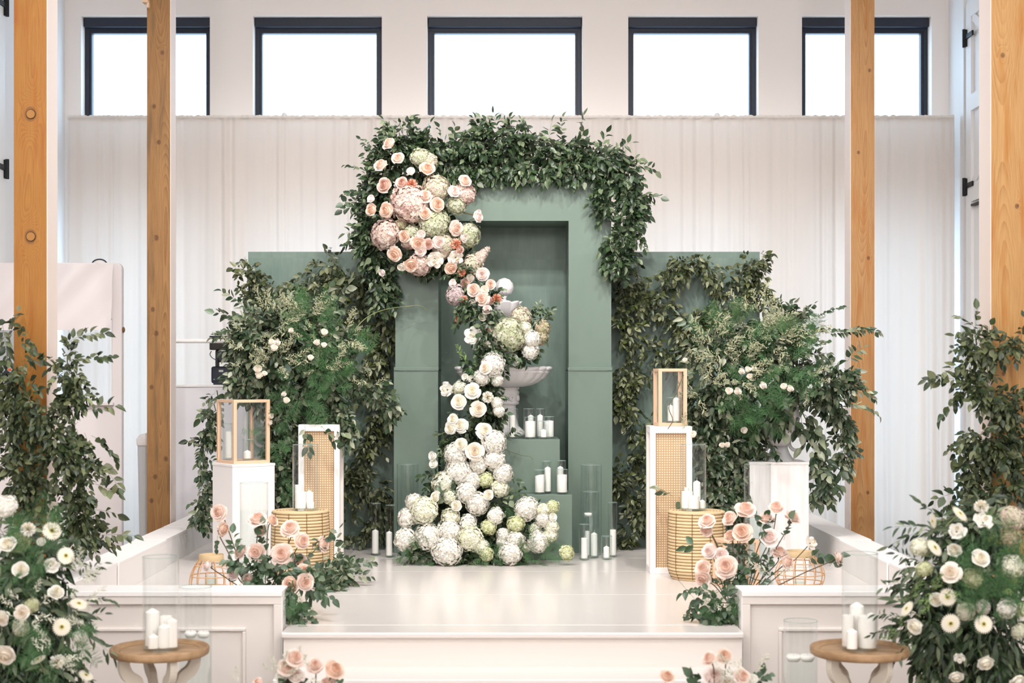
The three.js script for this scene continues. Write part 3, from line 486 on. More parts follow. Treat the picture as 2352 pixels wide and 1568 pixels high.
function drum(label, px, d) {
  const h = 0.475, R = S(133, d) / 2, g = thing('rattan_drum', label, 'stool', [X(px, d), STAGE, -d], 0, 'rattan drum tables'), n = 22;
  const rad = (y) => y < 0.09 ? R * (0.84 + 0.16 * Math.sin(Math.min(1, y / 0.09) * Math.PI / 2)) : R * (1 - 0.03 * Math.max(0, (y - 0.3) / 0.175));
  part('core', lathe([[0, 0.004], [rad(0) - 0.012, 0.004], [rad(0.05) - 0.014, 0.05], [rad(0.1) - 0.012, 0.1], [rad(0.3) - 0.012, 0.3], [rad(h) - 0.012, h - 0.004], [0, h - 0.004]], 48), M.rattanDark, g);
  for (let i = 0; i < n; i++) { const y = 0.009 + i * (h - 0.018) / (n - 1); part('rattan_ring', new THREE.TorusGeometry(rad(y) - 0.009, 0.0106, 8, 56).rotateX(Math.PI / 2).translate(0, y, 0), i % 5 === 3 ? M.rattanLight : M.rattan, g); }
  for (let i = 1; i < 9; i++) part('top_coil', new THREE.TorusGeometry(R * i / 9.3, 0.009, 6, 40).rotateX(Math.PI / 2).scale(1, 0.6, 1).translate(0, h - 0.003, 0), M.rattan, g);
  for (let i = 0; i < 10; i++) { const a = i * Math.PI / 5 + 0.35, pts = []; for (let j = 0; j <= 8; j++) { const y = 0.01 + j * (h - 0.02) / 8, q = rad(y) + 0.0015; pts.push(V(q * Math.sin(a), y, q * Math.cos(a))); } part('binding_strip', tube(pts, 0.0026, 12, 5), M.rattanDark, g); }
  return g;
}
M.rattanLight = std(0xdec39a, 0.6);
drum('rattan drum stool at the left, half behind the blush roses', 690, 10.72);
drum('rattan drum stool at the right before the cane pedestal', 1600, 10.68);
{
  const T = STAGE + 0.478, gv = 'large cylinders on the rattan drums', gl = 'candles in the cylinder on the left drum', gr = 'candles in the cylinder on the right drum';
  vase('large glass cylinder of candles on the left rattan drum', 672, 731, 1020, T, 10.68, gv);
  candle('thin tall white candle at the back left of the left drum cylinder', 686, 17, 1113, T + B, 10.72, gl, true); candle('broad white candle at the front of the left drum cylinder', 690.5, 25, 1129, T + B, 10.64, gl, true);
  candle('white candle with a peaked top at the right of the left drum cylinder', 710.5, 19, 1126, T + B, 10.68, gl); candle('short white candle in front at the right of the left drum cylinder', 713, 17, 1153, T + B, 10.635, gl, true);
  vase('large glass cylinder of candles on the right rattan drum', 1562, 1622, 1020, T, 10.66, gv);
  candle('broad white candle at the left of the right drum cylinder', 1578, 26, 1128, T + B, 10.66, gr, true); candle('tallest white candle with a wick in the right drum cylinder', 1600.5, 17, 1103, T + B, 10.68, gr);
  candle('wide low white candle at the front of the right drum cylinder', 1593, 26, 1138, T + B, 10.61, gr, true); candle('short white candle at the right of the right drum cylinder', 1613, 14, 1147, T + B, 10.64, gr); candle('thin white candle at the back left of the right drum cylinder', 1577, 10, 1119, T + B, 10.72, gr, true);
}
{
  const d = 10.95, U = STAGE + 0.001, gv = 'large clear cylinders on the stage floor';
  vase('large glass cylinder of water in front of the left white pedestal', 551, 616, 1108, U, 10.6, gv, 1172);
  const wp = thing('washed_plinth', 'whitewashed square plinth under the white urn at the right', 'plinth', [X(1790, 11.3), STAGE, -11.3 - 0.21]), ph = Y(1061, 11.3) - STAGE;
  part('body', metresUV(rbox(S(136, 11.3), ph - 0.02, 0.42, 0, (ph - 0.02) / 2, 0, 0.004), 0.5, 1), M.wash, wp); part('top_board', rbox(S(138, 11.3), 0.02, 0.424, 0, ph - 0.01, 0, 0.003), M.wash, wp);
  vase('tall glass cylinder in front of the whitewashed plinth', 1709, 1771, 1065, U, 10.98, gv, 1180);
  vase('shorter glass cylinder behind the right blush roses', 1712, 1776, 1190, U, 10.4, gv);
  const urn = thing('stone_urn', 'white stone urn on the whitewashed plinth, mostly veiled by leaves', 'urn', [X(1790, 11.5), Y(1061, 11.5) + 0.003, -11.5]), y = (py) => Y(py, 11.5) - Y(1061, 11.5), q = (n) => S(n, 11.5);
  part('foot', lathe([[0, 0], [q(36), 0], [q(36), y(1057)], [q(30), y(1052)], [q(24), y(1042)], [q(20), y(1032)], [q(19), y(1024)], [0, y(1024)]], 44), M.stoneGrey, urn, 'grey foot');
  part('body', lathe([[0, y(1026)], [q(20), y(1025)], [q(23), y(1018)], [q(34), y(1008)], [q(42), y(990)], [q(46), y(965)], [q(45), y(940)], [q(41), y(930)], [q(44), y(926)], [q(50), y(916)], [q(47), y(913)], [q(38), y(925)], [0, y(940)]], 48), M.stone, urn);
  for (const s of [-1, 1]) part('handle', new THREE.TorusGeometry(q(17), q(4), 10, 26).translate(s * q(40), y(1018), 0), M.stone, urn);
  const u2 = copyOf(urn, 'white stone urn buried in the left greenery beside the white pedestal', [X(640, 11.9), Y(1066, 11.9), -11.95]);
  const p2 = copyOf(wp, 'whitewashed plinth hidden behind the greenery under the left buried urn', [X(640, 11.9), STAGE, -11.95]); u2.position.y = STAGE + ph + 0.002;
  const lw = lantern('low wooden lantern on the stage behind the right blush roses', 1690, 1237, 1345, S(88, 10.2), S(70, 10.2), 10.3, 0.25, 'wooden lanterns'); lw.position.y = STAGE + 0.001;
  const c0 = candle('white candle inside the low lantern behind the right roses', 1690, 22, 1290, STAGE + 0.02, 10.3, 'candle in low lantern');
}
function wickerBall(label, px, pyTop, pyBase, w, d, dome) {
  const R = S(w, d) / 2, h = S(pyBase - pyTop, d), g = thing('wicker_lantern', label, 'lantern', [X(px, d), Math.max(STAGE + 0.002, Y(pyBase, d)), -d], 0, 'round wicker lanterns'), n = 14, prof = (t) => [R * Math.pow(Math.sin(Math.PI * (0.14 + (dome ? 0.42 : 0.66) * (1 - t) + 0.02)), 0.8), h * t];
  for (let i = 0; i < n; i++) { const a = i / n * Math.PI * 2, pts = []; for (let j = 0; j <= 10; j++) { const [q, y] = prof(j / 10); pts.push(V(q * Math.sin(a), y, q * Math.cos(a))); } part('rib', tube(pts, 0.0034, 18, 5), M.basket, g); }
  for (const t of dome ? [0.02, 0.45, 0.8] : [0.02, 0.3, 0.52, 0.82]) { const [q, y] = prof(t); part('hoop', new THREE.TorusGeometry(q, 0.004, 6, 44).rotateX(Math.PI / 2).translate(0, y, 0), M.basket, g); }
  const [q, y] = prof(1); part('rim_band', lathe([[q * 0.97, y - 0.01], [q * 1.04, y - 0.01], [q * 1.04, y + 0.03], [q * 0.97, y + 0.03], [q * 0.97, y - 0.01]], 36), M.rattan, g);
  part('base', lathe([[0, 0], [prof(0)[0] * 0.97, 0], [prof(0)[0] * 0.97, 0.014], [0, 0.014]], 30), M.basket, g); part('candle_cup', lathe([[0, 0.014], [0.04, 0.014], [0.045, 0.08], [0.04, 0.08], [0.035, 0.02], [0, 0.02]], 22), M.glassBase, g);
  return g;
}
wickerBall('round wicker lantern on the stage behind the left blush roses', 485, 1283, 1352, 98, 9.95, true);
wickerBall('round wicker lantern on the stage behind the right blush roses', 1837, 1275, 1362, 112, 9.85, false);

// ---------------------------------------------------------------- tables in front of the stage
function sideTable(label, px, d, spin) {
  const R = S(225, d) / 2, top = Y(1490, d), g = thing('side_table', label, 'table', [X(px, d), 0, -d], spin, 'round pedestal tables');
  part('tray_top', lathe([[0, top - 0.028], [R - 0.012, top - 0.028], [R - 0.003, top - 0.022], [R, top - 0.01], [R, top + 0.008], [R - 0.006, top + 0.013], [R - 0.014, top + 0.01], [R - 0.018, top], [R - 0.024, top - 0.004], [0, top - 0.004]], 64), M.topWood, g);
  part('inner_groove', new THREE.TorusGeometry(R * 0.8, 0.003, 6, 64).rotateX(Math.PI / 2).translate(0, top - 0.0035, 0), M.tableTop, g);
  const line = [[0.178, 0], [0.176, -0.05], [0.155, -0.09], [0.118, -0.115], [0.108, -0.135], [0.085, -0.165], [0.058, -0.21], [0.045, -0.28], [0.05, -0.36], [0.085, -0.45], [0.14, -0.52], [0.19, -0.575], [0.205, -(top - 0.03)]];
  const c = new THREE.CatmullRomCurve3(line.map(([x, y]) => V(x, y, 0))), n = 40, outer = [], inner = [];
  for (let i = 0; i <= n; i++) { const p = c.getPoint(i / n), t = c.getTangent(i / n), w = 0.021 + 0.006 * Math.sin(i / n * 9); outer.push([p.x - t.y * w, p.y + t.x * w]); inner.push([p.x + t.y * w, p.y - t.x * w]); }
  const sh = new THREE.Shape(); [...outer, ...inner.reverse()].forEach(([x, y], i) => (i ? sh.lineTo(x, Math.min(y, 0)) : sh.moveTo(x, Math.min(y, 0))));
  const leg = new THREE.ExtrudeGeometry(sh, { depth: 0.03, bevelEnabled: true, bevelSize: 0.003, bevelThickness: 0.003, bevelSegments: 2 }).translate(0, top - 0.028, -0.015);
  for (let i = 0; i < 4; i++) part('leg', leg.clone().rotateY(i * Math.PI / 2), M.tableLeg, g);
  part('hub', rbox(0.07, 0.12, 0.07, 0, top - 0.36, 0, 0.006), M.tableLeg, g);
  return g;
}
sideTable('round wooden tray table with scrolled cream legs at the front left', 367, 7.4, 0.55);
sideTable('round wooden tray table with scrolled cream legs at the front right', 1974.5, 7.35, 0.55);
{
  const T = Y(1490, 7.4) - 0.003, T2 = Y(1490, 7.35) - 0.003, gv = 'tall cylinders of candles on the front tables', gl = 'candles on the left front table', g2 = 'candles on the right front table';
  vase('large glass cylinder of four candles on the left front table', 328, 411, 1277, T, 7.4, gv);
  candle('tallest white candle at the left in the left table cylinder', 350, 33, 1396, T + B, 7.42, gl); candle('white candle at the back right in the left table cylinder', 382, 31, 1414, T + B, 7.44, gl, true); candle('rounded white candle at the far right in the left table cylinder', 395, 25, 1418, T + B, 7.38, gl);
  candle('middle white candle at the front of the left table cylinder', 377, 27, 1432, T + B, 7.36, gl); candle('shortest white candle in front in the left table cylinder', 352, 24, 1455, T + B, 7.345, gl);
  vase('large glass cylinder of candles on the right front table', 1934, 2016, 1269, T2, 7.35, gv);
  candle('tallest white candle at the back of the right table cylinder', 1968.5, 33, 1382, T2 + B, 7.4, g2); candle('white candle at the left of the right table cylinder', 1948, 27, 1412, T2 + B, 7.36, g2, true); candle('broad white candle at the right front of the right table cylinder', 1991, 40, 1414, T2 + B, 7.32, g2, true);
  candle('white candle with a wick at the far right of the right table cylinder', 2001, 25, 1406, T2 + B, 7.39, g2); candle('shortest white candle in front in the right table cylinder', 1957, 24, 1443, T2 + B, 7.285, g2);
  const gf = 'tall floor cylinders with floating candles', gq = 'floating candles in the floor cylinders';
  vase('tall glass floor cylinder behind the left front table', 411, 487, 1346, 0.001, 8.05, gf, 1458); vase('tall glass floor cylinder at the left of the right front table', 1800, 1878, 1424, 0.001, 7.85, gf, 1512);
  [[438, 1458, 8.07, 14, 'left floating candle in the cylinder behind the left table'], [467, 1458, 8.04, 14, 'right floating candle in the cylinder behind the left table'], [1823, 1512, 7.87, 17, 'left floating candle in the floor cylinder beside the right table'], [1854, 1512, 7.84, 17, 'right floating candle in the floor cylinder beside the right table']].forEach(([px, py, d, w, l]) => {
    const q = S(w, d), f = thing('floating_candle', l, 'candle', [X(px, d), Y(py, d) - 0.014, -d], 0, gq);
    part('wax', lathe([[0, 0], [q * 0.7, 0], [q, 0.016], [q, 0.026], [q * 0.8, 0.036], [0, 0.03]], 30), M.wax, f); part('wick', tube([[0, 0.03, 0], [0, 0.045, 0]], 0.0012, 4, 5), M.wick, f);
  });
}

// ---------------------------------------------------------------- leaves and greenery
function leafGeo(w, fold, curl, round) {
  const n = 4, pos = [], idx = [];
  for (let i = 0; i <= n; i++) {
    const v = i / n, hw = i === 0 || i === n ? 0 : w * Math.pow(Math.sin(Math.PI * Math.pow(v, round)), 0.85), z = -curl * v * v;
    const e = hw ? 0.02 : 0; pos.push(0, v, z, -hw, v + e, z + fold * hw, hw, v + e, z + fold * hw);
  }
  for (let i = 0; i < n; i++) {
    const a = i * 3, b = a + 3;
    if (i === n - 1) idx.push(a, b, a + 1, a, a + 2, b);
    else { idx.push(a, b, b + 1, a, b + 2, b); if (i) idx.push(a, b + 1, a + 1, a, a + 2, b + 2); }
  }
  const g = new THREE.BufferGeometry(); g.setAttribute('position', new THREE.Float32BufferAttribute(pos, 3)); g.setAttribute('uv', new THREE.Float32BufferAttribute(new Float32Array(pos.length / 3 * 2), 2)); g.setIndex(idx); g.computeVertexNormals(); return g;
}
const LEAF = {
  smilax: [leafGeo(0.27, 0.35, 0.12, 0.72), leafGeo(0.23, 0.6, 0.3, 0.75), leafGeo(0.3, 0.2, -0.1, 0.7)],
  slim: [leafGeo(0.13, 0.5, 0.2, 0.8), leafGeo(0.15, 0.3, 0.35, 0.85)],
  round: [leafGeo(0.4, 0.2, 0.08, 0.85), leafGeo(0.36, 0.35, 0.2, 0.9)],
  rose: [leafGeo(0.34, 0.3, 0.15, 0.75), leafGeo(0.3, 0.5, 0.3, 0.75)],
};
const TONES = {
  wall: [0x2e3a23, 0x434f31, 0x586444, 0x37472c, 0x78815f, 0x566335, 0x8a9273],
  deep: [0x263a25, 0x385036, 0x486042, 0x2d442b, 0x677b5b, 0x3d5536, 0x7d8e70],
  grey: [0x4c6045, 0x66775a, 0x385036, 0x828f74, 0x2f4830, 0x4d6549, 0x9aa58c],
  olive: [0x4f5d3a, 0x3f5030, 0x62704c, 0x3a4d33, 0x737e58, 0x33452e],
  euc: [0x5c765f, 0x4c6850, 0x44603f, 0x38563a, 0x6f856c, 0x3f5c3d],
};
const toneCache = new Map(), leafColour = (h) => { const c = new THREE.Color(h); c.r *= 0.86; c.g *= 0.79; c.b *= 0.76; return c; };
const toneMat = (c) => { if (!toneCache.has(c)) toneCache.set(c, std(leafColour(c), 0.36, { side: THREE.DoubleSide })); return toneCache.get(c); };
M.leafBase = std(0xffffff, 0.36, { side: THREE.DoubleSide });
class Strands {                                     // thin stems collected into one mesh
  constructor() { this.pos = []; this.nor = []; this.idx = []; }
  add(pts, r0, r1) {
    const n = pts.length, base = this.pos.length / 3;
    pts.forEach((p, i) => {
      const t = pts[Math.min(i + 1, n - 1)].clone().sub(pts[Math.max(i - 1, 0)]).normalize(), a = V(t.y, -t.x, 0.01).normalize(), b = t.clone().cross(a), r = r0 + (r1 - r0) * i / (n - 1);
      for (let k = 0; k < 3; k++) { const q = k * 2.0944, o = a.clone().multiplyScalar(Math.cos(q)).addScaledVector(b, Math.sin(q)); this.pos.push(p.x + o.x * r, p.y + o.y * r, p.z + o.z * r); this.nor.push(o.x, o.y, o.z); }
    });
    for (let i = 0; i < n - 1; i++) for (let k = 0; k < 3; k++) { const a = base + i * 3 + k, b = base + i * 3 + (k + 1) % 3; this.idx.push(a, b, a + 3, b, b + 3, a + 3); }
  }
  geometry(o) {
    for (let i = 0; i < this.pos.length; i += 3) { this.pos[i] -= o.x; this.pos[i + 1] -= o.y; this.pos[i + 2] -= o.z; }
    const g = new THREE.BufferGeometry(); g.setAttribute('position', new THREE.Float32BufferAttribute(this.pos, 3)); g.setAttribute('normal', new THREE.Float32BufferAttribute(this.nor, 3)); g.setIndex(this.idx); return g;
  }
}
const _m = new THREE.Matrix4(), _y = V(0, 0, 0), _z = V(0, 0, 0), _x = V(0, 0, 0);
function basis(p, dir, nor, L, wide = 1) {
  _y.copy(dir).normalize(); _z.copy(nor).addScaledVector(_y, -nor.dot(_y)).normalize(); _x.crossVectors(_y, _z);
  return new THREE.Matrix4().makeBasis(_x.clone().multiplyScalar(L * wide), _y.clone().multiplyScalar(L), _z.clone().multiplyScalar(L)).setPosition(p);
}
function frondGeo() {                               // one feathery fern frond, length 1 along y
  const pos = [], idx = []; let k = 0; const tri = (a, b, c) => { pos.push(...a, ...b, ...c); idx.push(k, k + 1, k + 2); k += 3; };
  tri([-0.008, 0, 0], [0.008, 0, 0], [0, 1, 0.12]);
  for (let i = 1; i < 17; i++) for (const s of [-1, 1]) {
    const v = (i + 0.4 * sgn()) / 17, L = (0.26 * Math.sin(Math.PI * (0.1 + 0.86 * v)) + 0.05) * rr(0.7, 1.2), z0 = 0.12 * v * v, lift = rr(0.3, 0.8), zz = 0.12 * sgn();
    tri([0, v - 0.004, z0], [0, v + 0.004, z0], [s * L, v + L * lift, z0 + zz]);
    for (let j = 0; j < 9; j++) { const f = (j + 0.6) / 9, x = s * L * f, y = v + L * lift * f, z = z0 + zz * f, l = rr(0.03, 0.07) * (1.15 - f * 0.6); for (const q of [-1, 1]) tri([x - 0.006, y, z], [x + 0.006, y, z], [x + s * l * rr(0.2, 0.9), y + q * l * rr(0.4, 1), z + l * sgn()]); }
  }
  const g = new THREE.BufferGeometry(); g.setAttribute('position', new THREE.Float32BufferAttribute(pos, 3)); g.setIndex(idx); g.computeVertexNormals(); return g;
}
function berryGeo() {                               // one spray of seeds with slim leaves, length 1 along y
  const list = [];
  for (let i = 0; i < 26; i++) { const v = 0.25 + 0.75 * i / 26, a = i * 2.4, r = 0.13 * (1.15 - v) + 0.03 * (i % 3); list.push(new THREE.IcosahedronGeometry(0.03 - 0.008 * v, 0).translate(r * Math.cos(a), v, r * Math.sin(a))); }
  for (let i = 0; i < 5; i++) list.push(LEAF.slim[0].clone().scale(0.28, 0.28, 0.28).rotateZ((i % 2 ? 1 : -1) * 0.7).rotateY(i * 1.3).translate(0, 0.15 + i * 0.16, 0));
  list.push(new THREE.CylinderGeometry(0.006, 0.009, 1, 4).translate(0, 0.5, 0)); return merge(list);
}
const FRONDS = [frondGeo(), frondGeo()], BERRY = berryGeo();
function greenery(name, label, category, cfg) {
  const pts0 = cfg.strokes[0].p.map(([px, py, d]) => at(px, py, d ?? cfg.strokes[0].d)), origin = pts0[Math.floor(pts0.length / 2)].clone();
  const g = thing(name, label, category, origin.toArray()), leaves = [], st = new Strands(), tones = TONES[cfg.tones], shapes = LEAF[cfg.shape ?? 'smilax'], zmin = cfg.back ? -cfg.back + 0.012 : -99;
  const sprig = (o, dir, len, L, droop, bright) => {
    const n = Math.max(2, Math.round(len / (L * 0.46))), p = o.clone(), d = dir.clone().normalize(), line = [p.clone()], side0 = V(sgn(), sgn(), sgn()).cross(d).normalize();
    for (let i = 0; i < n; i++) {
      d.y -= droop / n; d.x += 0.1 * sgn(); d.z += 0.06 * sgn(); d.normalize(); p.addScaledVector(d, len / n);
      if (p.z < zmin) { p.z = zmin + 0.004 * rnd(); d.z = Math.abs(d.z) * 0.3; }
      line.push(p.clone());
      for (const s of i === n - 1 ? [0] : rnd() < 0.75 ? [1, -1] : [i % 2 ? 1 : -1]) {
        const ld = d.clone().multiplyScalar(s ? 0.75 : 1).addScaledVector(side0, s * 0.85).add(V(0.35 * sgn(), 0.35 * sgn() - 0.28 * (droop > 0 ? 1 : 0.2), 0.25 * sgn() + 0.1));
        const nor = V(0.75 * sgn(), 0.55 + 0.5 * sgn(), 0.7 + 0.5 * sgn()), l = L * rr(0.7, 1.2);
        const q = p.clone().addScaledVector(ld.clone().normalize(), 0.006); if (q.z < zmin) q.z = zmin;
        if (q.z + ld.z * l < zmin) ld.z = Math.abs(ld.z) * 0.2;
        leaves.push({ m: basis(q, ld, nor, l, rr(0.85, 1.15)), z: q.z + 0.035 * Math.abs(_z.z) + 0.03 * rnd(), c: pick(tones), px: AXIS_X + q.x / -q.z * FOCAL, py: AXIS_Y - (q.y - EYE) / -q.z * FOCAL });
      }
    }
    st.add(line, L * 0.02, L * 0.012);
  };
  for (const s of cfg.strokes) {
    const pts = s.p.map(([px, py, d]) => at(px, py, d ?? s.d)), R = S(s.r, s.d) * 0.68, depth = (s.z ?? R * 0.7) * 0.7, lf = s.leaf ?? cfg.leaf ?? 0.06, ln = s.len ?? cfg.len ?? [0.05, 0.13], bias = s.bias ?? [0, -0.2, 0.2];
    const curve = pts.length > 1 ? new THREE.CatmullRomCurve3(pts) : null;
    if (curve && s.vine !== false) { const c = curve.getPoints(24); c.forEach((q) => { q.x += 0.02 * sgn(); q.y += 0.02 * sgn(); }); st.add(c, 0.005, 0.003); }
    for (let i = 0; i < s.n; i++) {
      const c = curve ? curve.getPoint(rnd()) : pts[0].clone(), a = rnd() * Math.PI * 2, q = Math.pow(rnd(), 0.6), off = V(Math.cos(a) * R * q * (s.sx ?? 1), Math.sin(a) * R * q * (s.sy ?? 1), sgn() * depth * (1.05 - q * 0.5));
      const o = c.clone().add(off); if (o.z < zmin) o.z = zmin + 0.01 * rnd();
      const dir = V(Math.cos(a) * 0.75 * q, Math.sin(a) * 0.75 * q, 0.25).add(V(0.75 * sgn(), 0.75 * sgn(), 0.4 * sgn())).add(V(...bias));
      sprig(o, dir, rr(...ln), lf * rr(0.8, 1.2), s.droop ?? 0.5);
    }
  }
  for (const [ax, ay, d, dx, dy, dz, len, L, droop] of cfg.sprigs ?? []) sprig(at(ax, ay, d), V(dx, dy, dz), len, L ?? 0.07, droop ?? 0.3);
  const inFrame = (l) => l.px > -20 && l.px < 2372 && l.py > -20 && l.py < 1588;
  leaves.sort((a, b) => (inFrame(b) ? b.z : -99) - (inFrame(a) ? a.z : -99));
  const inv = new THREE.Matrix4().makeTranslation(-origin.x, -origin.y, -origin.z), own = leaves.slice(0, cfg.parts ?? 200), rest = leaves.slice(own.length);
  own.forEach((l, i) => { const o = part('leaf', shapes[i % shapes.length], toneMat(l.c), g); l.m.clone().premultiply(inv).decompose(o.position, o.quaternion, o.scale); });
  shapes.forEach((sh, k) => {
    const mine = rest.filter((_, i) => i % shapes.length === k); if (!mine.length) return;
    const im = new THREE.InstancedMesh(sh, M.leafBase, mine.length), c = new THREE.Color(); im.name = 'foliage'; im.userData.kind = 'stuff'; im.castShadow = im.receiveShadow = true;
    mine.forEach((l, i) => { im.setMatrixAt(i, l.m.clone().premultiply(inv)); im.setColorAt(i, c.copy(leafColour(l.c)).multiplyScalar(rr(0.68, 1.42))); }); g.add(im);
  });
  const stm = part('stems', st.geometry(origin), cfg.stem ?? M.stem, g); stm.userData.kind = 'stuff';
  const scatter = (nm, geo, mat, rows) => {          // feathery fronds or seed sprays: [px, py, dist, count, spread px, length m, up, front]
    const list = [];
    for (const [px, py, d, n, sp, len, up = 0.5, front = 0.6] of rows) for (let i = 0; i < n; i++) {
      const a = rnd() * 6.283, q = Math.sqrt(rnd()), o = at(px + Math.cos(a) * q * sp, py + Math.sin(a) * q * sp, d + 0.08 * sgn());
      list.push(basis(o, V(Math.cos(a) * 0.8 + 0.4 * sgn(), up - Math.sin(a) * 0.6 + 0.4 * sgn(), front * rnd()), V(0.4 * sgn(), 0.5, 1), len * rr(0.7, 1.25)).premultiply(inv));
    }
    const im = new THREE.InstancedMesh(geo, mat, list.length), c = new THREE.Color(); list.forEach((m, i) => { im.setMatrixAt(i, m); im.setColorAt(i, c.setHSL(0, 0, rr(0.75, 1))); });
    im.name = nm; im.userData.kind = 'stuff'; im.castShadow = im.receiveShadow = true; g.add(im);
  };
  if (cfg.fern) FRONDS.forEach((f) => scatter('fern_fronds', f, M.fern, cfg.fern.map((r) => [...r.slice(0, 5), r[5] * 0.72, ...r.slice(6)])));
  if (cfg.berry) scatter('seed_sprays', BERRY, cfg.berryMat ?? M.berry, cfg.berry);
  return g;
}
M.fern = std(0x47733f, 0.6, { side: THREE.DoubleSide }); M.berry = std(0xb7b896, 0.7, { side: THREE.DoubleSide }); M.berryGreen = std(0x7f9a58, 0.6, { side: THREE.DoubleSide }); M.filler = std(0xe6e6d2, 0.7, { side: THREE.DoubleSide });

// ---------------------------------------------------------------- flowers
function petalGeo({ r0 = 0.1, R, H, w, curl = 0, tip = 0.12, base = -0.35, nu = 6, nv = 5, point = 0 }) {
  const pos = [], idx = [];
  for (let j = 0; j <= nv; j++) for (let i = 0; i <= nu; i++) {
    const u = i / nu * 2 - 1, v = j / nv, c = Math.max(0, (v - 0.62) / 0.38), a = u * w * (0.55 + 0.45 * Math.sin(Math.PI * Math.min(1, 0.2 + v * 0.62)));
    const trim = 1 - (tip + point * Math.abs(u)) * u * u * v, r = (r0 + (R - r0) * Math.pow(Math.sin(Math.min(1, v * 1.02) * Math.PI / 2), 0.8) + curl * c * c) * (0.94 + 0.06 * trim), h = base + (H - base) * Math.pow(v, 1.35) * trim - curl * 0.75 * c * c;
    pos.push(r * Math.sin(a), h + 0.02 * Math.sin(u * 5 + R * 9) * v, r * Math.cos(a));
  }
  for (let j = 0; j < nv; j++) for (let i = 0; i < nu; i++) { const a = j * (nu + 1) + i, b = a + nu + 1; idx.push(a, a + 1, b, a + 1, b + 1, b); }
  const g = new THREE.BufferGeometry(); g.setAttribute('position', new THREE.Float32BufferAttribute(pos, 3)); g.setAttribute('uv', new THREE.Float32BufferAttribute(new Float32Array(pos.length / 3 * 2), 2)); g.setIndex(idx); g.computeVertexNormals(); return g;
}
function spiralGeo(turns, R, top, low) {
  const pos = [], idx = [], n = Math.round(turns * 18);
  for (let i = 0; i <= n; i++) { const t = i / n, a = t * turns * Math.PI * 2, r = R * (0.12 + 0.88 * t) * (1 + 0.07 * Math.sin(a * 2.5)); pos.push(r * 0.8 * Math.sin(a), low, r * 0.8 * Math.cos(a), r * 1.02 * Math.sin(a), (top + low) / 2, r * 1.02 * Math.cos(a), r * 0.93 * Math.sin(a), top - 0.12 * t + 0.03 * Math.sin(a * 1.5), r * 0.93 * Math.cos(a)); }
  for (let i = 0; i < n; i++) for (let k = 0; k < 2; k++) { const a = i * 3 + k, b = a + 3; idx.push(a, b, a + 1, b, b + 1, a + 1); }
  const g = new THREE.BufferGeometry(); g.setAttribute('position', new THREE.Float32BufferAttribute(pos, 3)); g.setAttribute('uv', new THREE.Float32BufferAttribute(new Float32Array(pos.length / 3 * 2), 2)); g.setIndex(idx); g.computeVertexNormals(); return g;
}
const P = {
  inner: petalGeo({ R: 0.42, H: 0.76, w: 1.15, curl: 0.02, base: 0 }), mid: petalGeo({ R: 0.62, H: 0.66, w: 1.02, curl: 0.1, base: -0.15, tip: 0.1, point: 0.1 }), outer: petalGeo({ R: 0.84, H: 0.42, w: 0.88, curl: 0.2, tip: 0.1, point: 0.22 }), open: petalGeo({ R: 0.92, H: 0.14, w: 0.74, curl: 0.22, tip: 0.14, point: 0.26 }),
  dome: lathe([[0.7, -0.15], [0.6, 0.15], [0.42, 0.36], [0.25, 0.46], [0, 0.5]], 20),
  star: petalGeo({ R: 1.0, H: 0.22, w: 0.6, curl: 0.12, tip: 0.45, point: 0.35 }), starIn: petalGeo({ R: 0.62, H: 0.46, w: 0.75, curl: 0.1, tip: 0.4, point: 0.3 }),
  heart: spiralGeo(1.9, 0.32, 0.8, 0.2), sepal: leafGeo(0.16, 0.3, -0.3, 0.6),
};
const SEPALS = merge([0, 1, 2, 3, 4].map((i) => P.sepal.clone().rotateX(1.9).scale(0.55, 0.55, 0.55).rotateY(i * 1.2566).translate(0, -0.38, 0)).concat([new THREE.SphereGeometry(0.16, 10, 8).translate(0, -0.42, 0)]));
const petalMat = (c) => phys(c, 0.6, { side: THREE.DoubleSide, transmission: 0.18, thickness: 0, specularIntensity: 0.3 });
const ROSE_COLOURS = { blush: [0xf9e6db, 0xf3d4c3], peach: [0xf7e0d0, 0xeecbb5], pale: [0xfcf0ea, 0xf6e0d8], mauve: [0xeed3c8, 0xdcb3a2], cream: [0xfbf3e8, 0xf5e7d4], white: [0xfbf8f0, 0xf8f0dd], coral: [0xf2bfa8, 0xe59c7c] };
const ROSE_MATS = {}; for (const [k, [a, b]] of Object.entries(ROSE_COLOURS)) ROSE_MATS[k] = [petalMat(a), petalMat(b)];
const protos = new Map();
